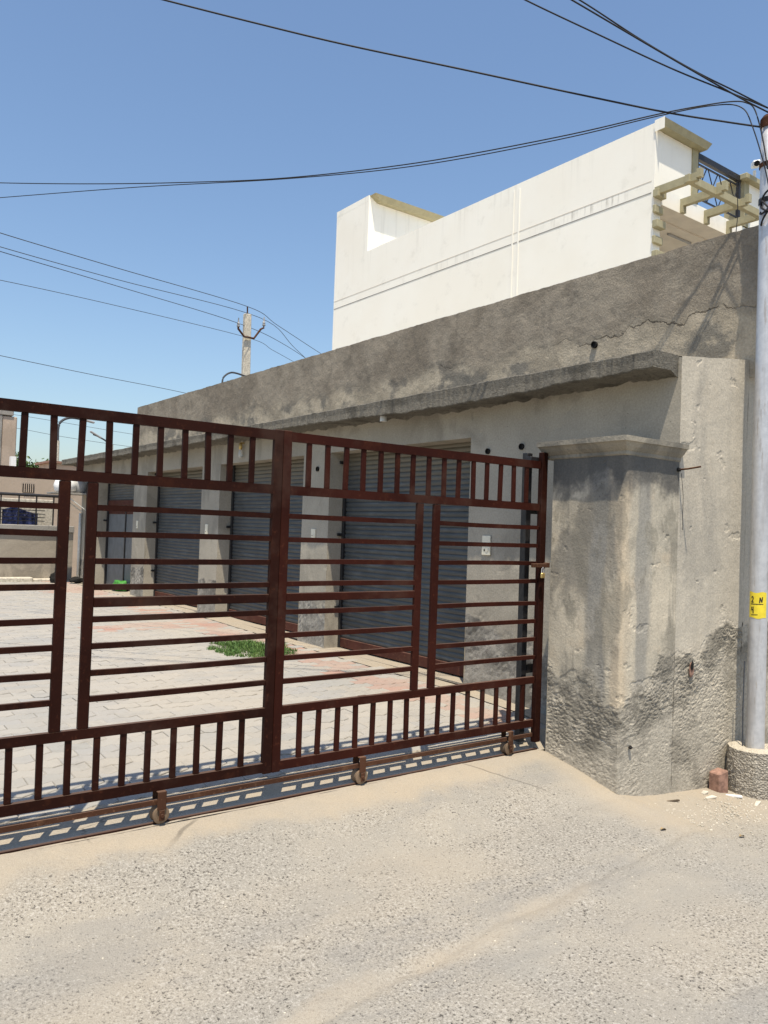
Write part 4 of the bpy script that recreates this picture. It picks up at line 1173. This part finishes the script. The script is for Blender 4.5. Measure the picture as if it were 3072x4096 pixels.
# trees beyond
def tree(x, y, zc, rx, rz_, label, n, seed):
    r_ = random.Random(seed)
    t = thing('tree', label, 'tree', (x, y, -.3), 'trees beyond the yard')
    m = MB()
    m.tube([(x, y, -.3), (x + .05, y, zc * .5), (x, y, zc)], [.16, .12, .05], 8)
    for k in range(5):
        a = k * 1.3
        m.tube([(x, y, zc * .6), (x + math.cos(a) * rx * .6, y + math.sin(a) * rx * .6, zc + r_.uniform(-.2, .4))], [.06, .02], 6)
    m.build('trunk', 'wood_trunk', t)
    m = MB()
    clumps = []
    for k in range(26):
        d = Vector((r_.gauss(0, 1), r_.gauss(0, 1), r_.gauss(0, 1))).normalized() * (r_.random() ** .4)
        clumps.append((Vector((x + d.x * rx, y + d.y * rx, zc + d.z * rz_)), r_.uniform(.25, .5) * rz_))
    for k in range(n):
        c_, s = r_.choice(clumps)
        p = c_ + Vector((r_.gauss(0, 1), r_.gauss(0, 1), r_.gauss(0, 1))) * s * .55
        a = Vector((r_.gauss(0, 1), r_.gauss(0, 1), r_.gauss(0, 1))).normalized() * .09
        b = Vector((r_.gauss(0, 1), r_.gauss(0, 1), r_.gauss(0, 1))).normalized() * .06
        m.add([p - a, p - b, p + a, p + b], [(0, 1, 2, 3)])
    m.build('crown', 'tree_leaf', t)
tree(7.75, 34, 3.15, 1.0, .85, 'round green tree top showing behind the second gate bar', 9000, 1)
tree(9.3, 35, 2.85, .8, .7, 'smaller green tree right of the round tree, beside the lamp post', 6000, 2)

# street lamps
sl = thing('street_lamp', 'slim lamp post with a curved arm seen between the gate bars', 'lamp post', (7.72, 30, -.3))
MB().tube([(7.74, 30, -.3), (7.70, 30, 4.3)], [.07, .055], 10).build('post', 'stone_pale', sl)
MB().tube(smooth_path([(7.70, 30, 4.1), (7.69, 30, 4.75), (7.80, 30, 5.02), (8.10, 30, 5.17), (8.55, 30, 5.16)]), .045, 8).build('arm', 'cable_grey', sl)
MB().bar((8.5, 30, 5.16), (8.95, 30, 5.08), .14, .07).build('lamp_head', 'grey_plastic', sl, bev=.02)
sl = thing('street_lamp', 'distant lamp head on a slanting arm right of the curved lamp post', 'lamp post', (12.9, 40, -.3))
MB().tube([(12.9, 40, -.3), (12.85, 40, 5.3)], [.07, .055], 10).build('post', 'stone_pale', sl)
MB().tube(smooth_path([(12.85, 40, 5.0), (12.6, 40, 5.4), (12.2, 40, 5.62), (11.9, 40, 5.72)]), .04, 8).build('arm', 'cable_grey', sl)
MB().bar((12.3, 40, 5.58), (11.75, 40, 5.86), .16, .09).build('lamp_head', 'grey_plastic', sl, bev=.03)

# shelf with a white bundle on the last pier, pipe, rubbish
sh = thing('wall_shelf', 'thin bracketed shelf on the last shop pier', 'shelf', (4.5, 16.3, 1.95))
MB().box(4.08, FX - .002, 16.05, 16.55, 1.955, 1.99).build('board', 'grey_concrete', sh, bev=.004)
for yy in (16.1, 16.5):
    MB().bar((FX - .006, yy, 1.62), (4.30, yy, 1.95), .018).build('bracket', 'pvc', sh)
m = MB(); m.lathe((4.36, 16.3, 1.99), [(.14, 0), (.2, .04), (.22, .14), (.18, .24), (.08, .30)], 14)
for i, p in enumerate(m.v): m.v[i] = (p[0] + .02 * fbm(p[0] * 6, p[1] * 6, p[2] * 6), p[1], p[2] + .02 * fbm(p[1] * 6, p[0] * 6, 1))
tag(m.build('white_sack', 'white_plastic', smooth=True), 'white plastic sack on the bracketed wall shelf', 'sack')
m = MB(); m.lathe((4.62, 16.3, 1.99), [(.10, 0), (.13, .05), (.14, .16), (.10, .25), (.02, .29)], 14)
tag(m.build('grey_pot', 'grey_plastic', smooth=True), 'rounded grey pot beside the white sack on the shelf', 'pot')
tag(MB().tube([(4.735, 16.52, .2), (4.735, 16.52, 1.6)], .028, 10).build('drain_pipe', 'pvc', smooth=True), 'pale drain pipe up the last shop pier', 'pipe')
def lump(name, c_, r, mat, label, cat, seed, sq=(1, 1, .7)):
    m = MB(); n, k = 22, 14
    def fn(u, v):
        a, b = 2 * math.pi * u, math.pi * (v - .5)
        d = Vector((math.cos(a) * math.cos(b), math.sin(a) * math.cos(b), math.sin(b)))
        q = r * (1 + .35 * fbm(d.x * 1.6 + seed, d.y * 1.6, d.z * 1.6, 4))
        return (c_[0] + d.x * q * sq[0], c_[1] + d.y * q * sq[1], c_[2] + max(-.8, d.z) * q * sq[2])
    m.grid(fn, n, k)
    return tag(m.build(name, mat, smooth=True), label, cat)
lump('black_bag', (4.30, 16.45, .30), .12, 'dark_hole', 'crumpled black bag on the ground by the tan wall', 'bag', 1, (1, .8, 1.0))
lump('black_bag', (4.62, 16.2, .28), .10, 'dark_hole', 'small black bag at the foot of the last shop pier', 'bag', 4, (1.3, 1, .6))
lump('green_sheet', (4.86, 14.35, .30), .15, 'green_cloth', 'bundled green plastic sheet in front of the far door', 'sheet', 2, (.8, 1.5, .75))

# ================================================================== GRASS AND LITTER
rg = random.Random(21)
m = MB()
for k in range(5200):
    a = rg.uniform(0, 2 * math.pi); r = math.sqrt(rg.random())
    bx = 4.0 + math.cos(a) * r * .42 * (1 + .25 * fbm(a * 2, 0, 0)); by = 7.62 + math.sin(a) * r * .56 * (1 + .3 * fbm(a * 2, 5, 0))
    if fbm(bx * 6, by * 6, 3) < -.2 - .4 * (1 - r): continue
    hgt = rg.uniform(.02, .11) * (1.15 - .75 * r) * (1 + .5 * fbm(bx * 5, by * 5, 9))
    d = Vector((rg.gauss(0, 1), rg.gauss(0, 1), 0)) * .5
    s = Vector((rg.gauss(0, 1), rg.gauss(0, 1), 0)).normalized() * rg.uniform(.0025, .0045)
    b0 = Vector((bx, by, yz(by) - .004)); mid = b0 + Vector((d.x * hgt * .4, d.y * hgt * .4, hgt * .65)); tip = b0 + Vector((d.x * hgt, d.y * hgt, hgt * rg.uniform(.7, 1)))
    m.add([b0 - s, b0 + s, mid + s * .8, mid - s * .8, tip], [(0, 1, 2, 3), (3, 2, 4)])
tag(m.build('grass_patch', 'grass_blade'), 'green grass patch growing through the yard paving', 'grass', kind='stuff')
# grit and chips by the wall foot
m = MB(); rg = random.Random(8)
def pebble(m, x, y, z, s):
    ps = [Vector((rg.uniform(.6, 1) * sx, rg.uniform(.6, 1) * sy, rg.uniform(.4, .7) * sz)) * s for sx in (-1, 1) for sy in (-1, 1) for sz in (-1, 1)]
    a = rg.uniform(0, 6.28); c_, s_ = math.cos(a), math.sin(a)
    m.add([(x + p.x * c_ - p.y * s_, y + p.x * s_ + p.y * c_, z + p.z) for p in ps], [(0, 1, 3, 2), (4, 6, 7, 5), (0, 4, 5, 1), (2, 3, 7, 6), (0, 2, 6, 4), (1, 5, 7, 3)])
for k in range(520):
    x = rg.uniform(4.3, 5.3); y = rg.gauss(2.72, .13)
    if y > 3.08 or (x - PXY[0]) ** 2 + (y - PXY[1]) ** 2 < .037: continue
    pebble(m, x, y, rz(x, y) + .002, rg.uniform(.002, .0065))
for k in range(700):
    x = rg.uniform(.3, 4.4); y = rg.uniform(1.1, 3.6)
    pebble(m, x, y, rz(x, y) + rough_h(x, y) + .001, rg.uniform(.0012, .004))
tag(m.build('grit', 'stone_pale'), 'loose grit scattered over the ramp and along the wall foot', 'grit', kind='stuff')
bk = MB(); bk.hexa([(5.19, 3.01, -.30), (5.275, 2.99, -.30), (5.28, 3.08, -.30), (5.20, 3.098, -.30), (5.192, 3.012, -.14), (5.277, 2.995, -.12), (5.28, 3.08, -.118), (5.20, 3.098, -.14)])
tag(bk.build('loose_brick', 'brick_red', bev=.007), 'broken red brick standing between the wall and the round pole footing', 'brick')
labels = ['thin dark twig lying at the wall foot left of the brick', 'pale chip lying just left of the brick', 'flat pale chip in front of the brick', 'long white chip leaning at the footing', 'pale sliver lying in front of the round footing']
for (x, y, L, wd, a, mt), lb in zip(((4.60, 2.98, .045, .006, -.5, 'wood_trunk'), (5.04, 3.03, .03, .018, .2, 'stone_pale'), (4.98, 2.95, .04, .018, -.3, 'stone_pale'), (5.22, 2.92, .055, .016, -1.2, 'white_plastic'), (5.22, 2.76, .05, .014, .3, 'stone_pale')), labels):
    c_, s_ = math.cos(a), math.sin(a); z = rz(x, y) + .006
    P = [(u * L, v * wd, q * .006) for q in (-1, 1) for u, v in ((-1, -.6), (1, -1), (.8, 1), (-.9, .7))]
    m = MB(); m.hexa([(x + p[0] * c_ - p[1] * s_, y + p[0] * s_ + p[1] * c_, z + p[2] + (p[0] * .1)) for p in P])
    tag(m.build('twig' if mt == 'wood_trunk' else 'litter_chip', mt, bev=.002), lb, 'debris', 'litter at the wall foot')
for (x, y), lb in zip(((4.02, 2.66), (4.42, 2.42), (3.62, 1.83)), ('dark dry leaf on the sand at the ramp corner', 'dry leaf on the sandy verge in front of the footing', 'dry leaf on the bare road at the right')):
    z = rz(x, y) + .008
    m = MB(); m.grid(lambda u, v: (x + (u - .5) * .045, y + (v - .5) * .022 * math.sin(math.pi * (.1 + .8 * u)), z + .006 * math.sin(u * 5) + .006 * abs(v - .5)), 8, 4)
    m.grid(lambda u, v: (x + (u - .5) * .045, y + (v - .5) * .022 * math.sin(math.pi * (.1 + .8 * u)), z - .0015 + .006 * math.sin(u * 5) + .006 * abs(v - .5)), 8, 4)
    tag(m.build('dry_leaf', 'dry_leaf', smooth=True), lb, 'leaf', 'dry leaves on the ground')
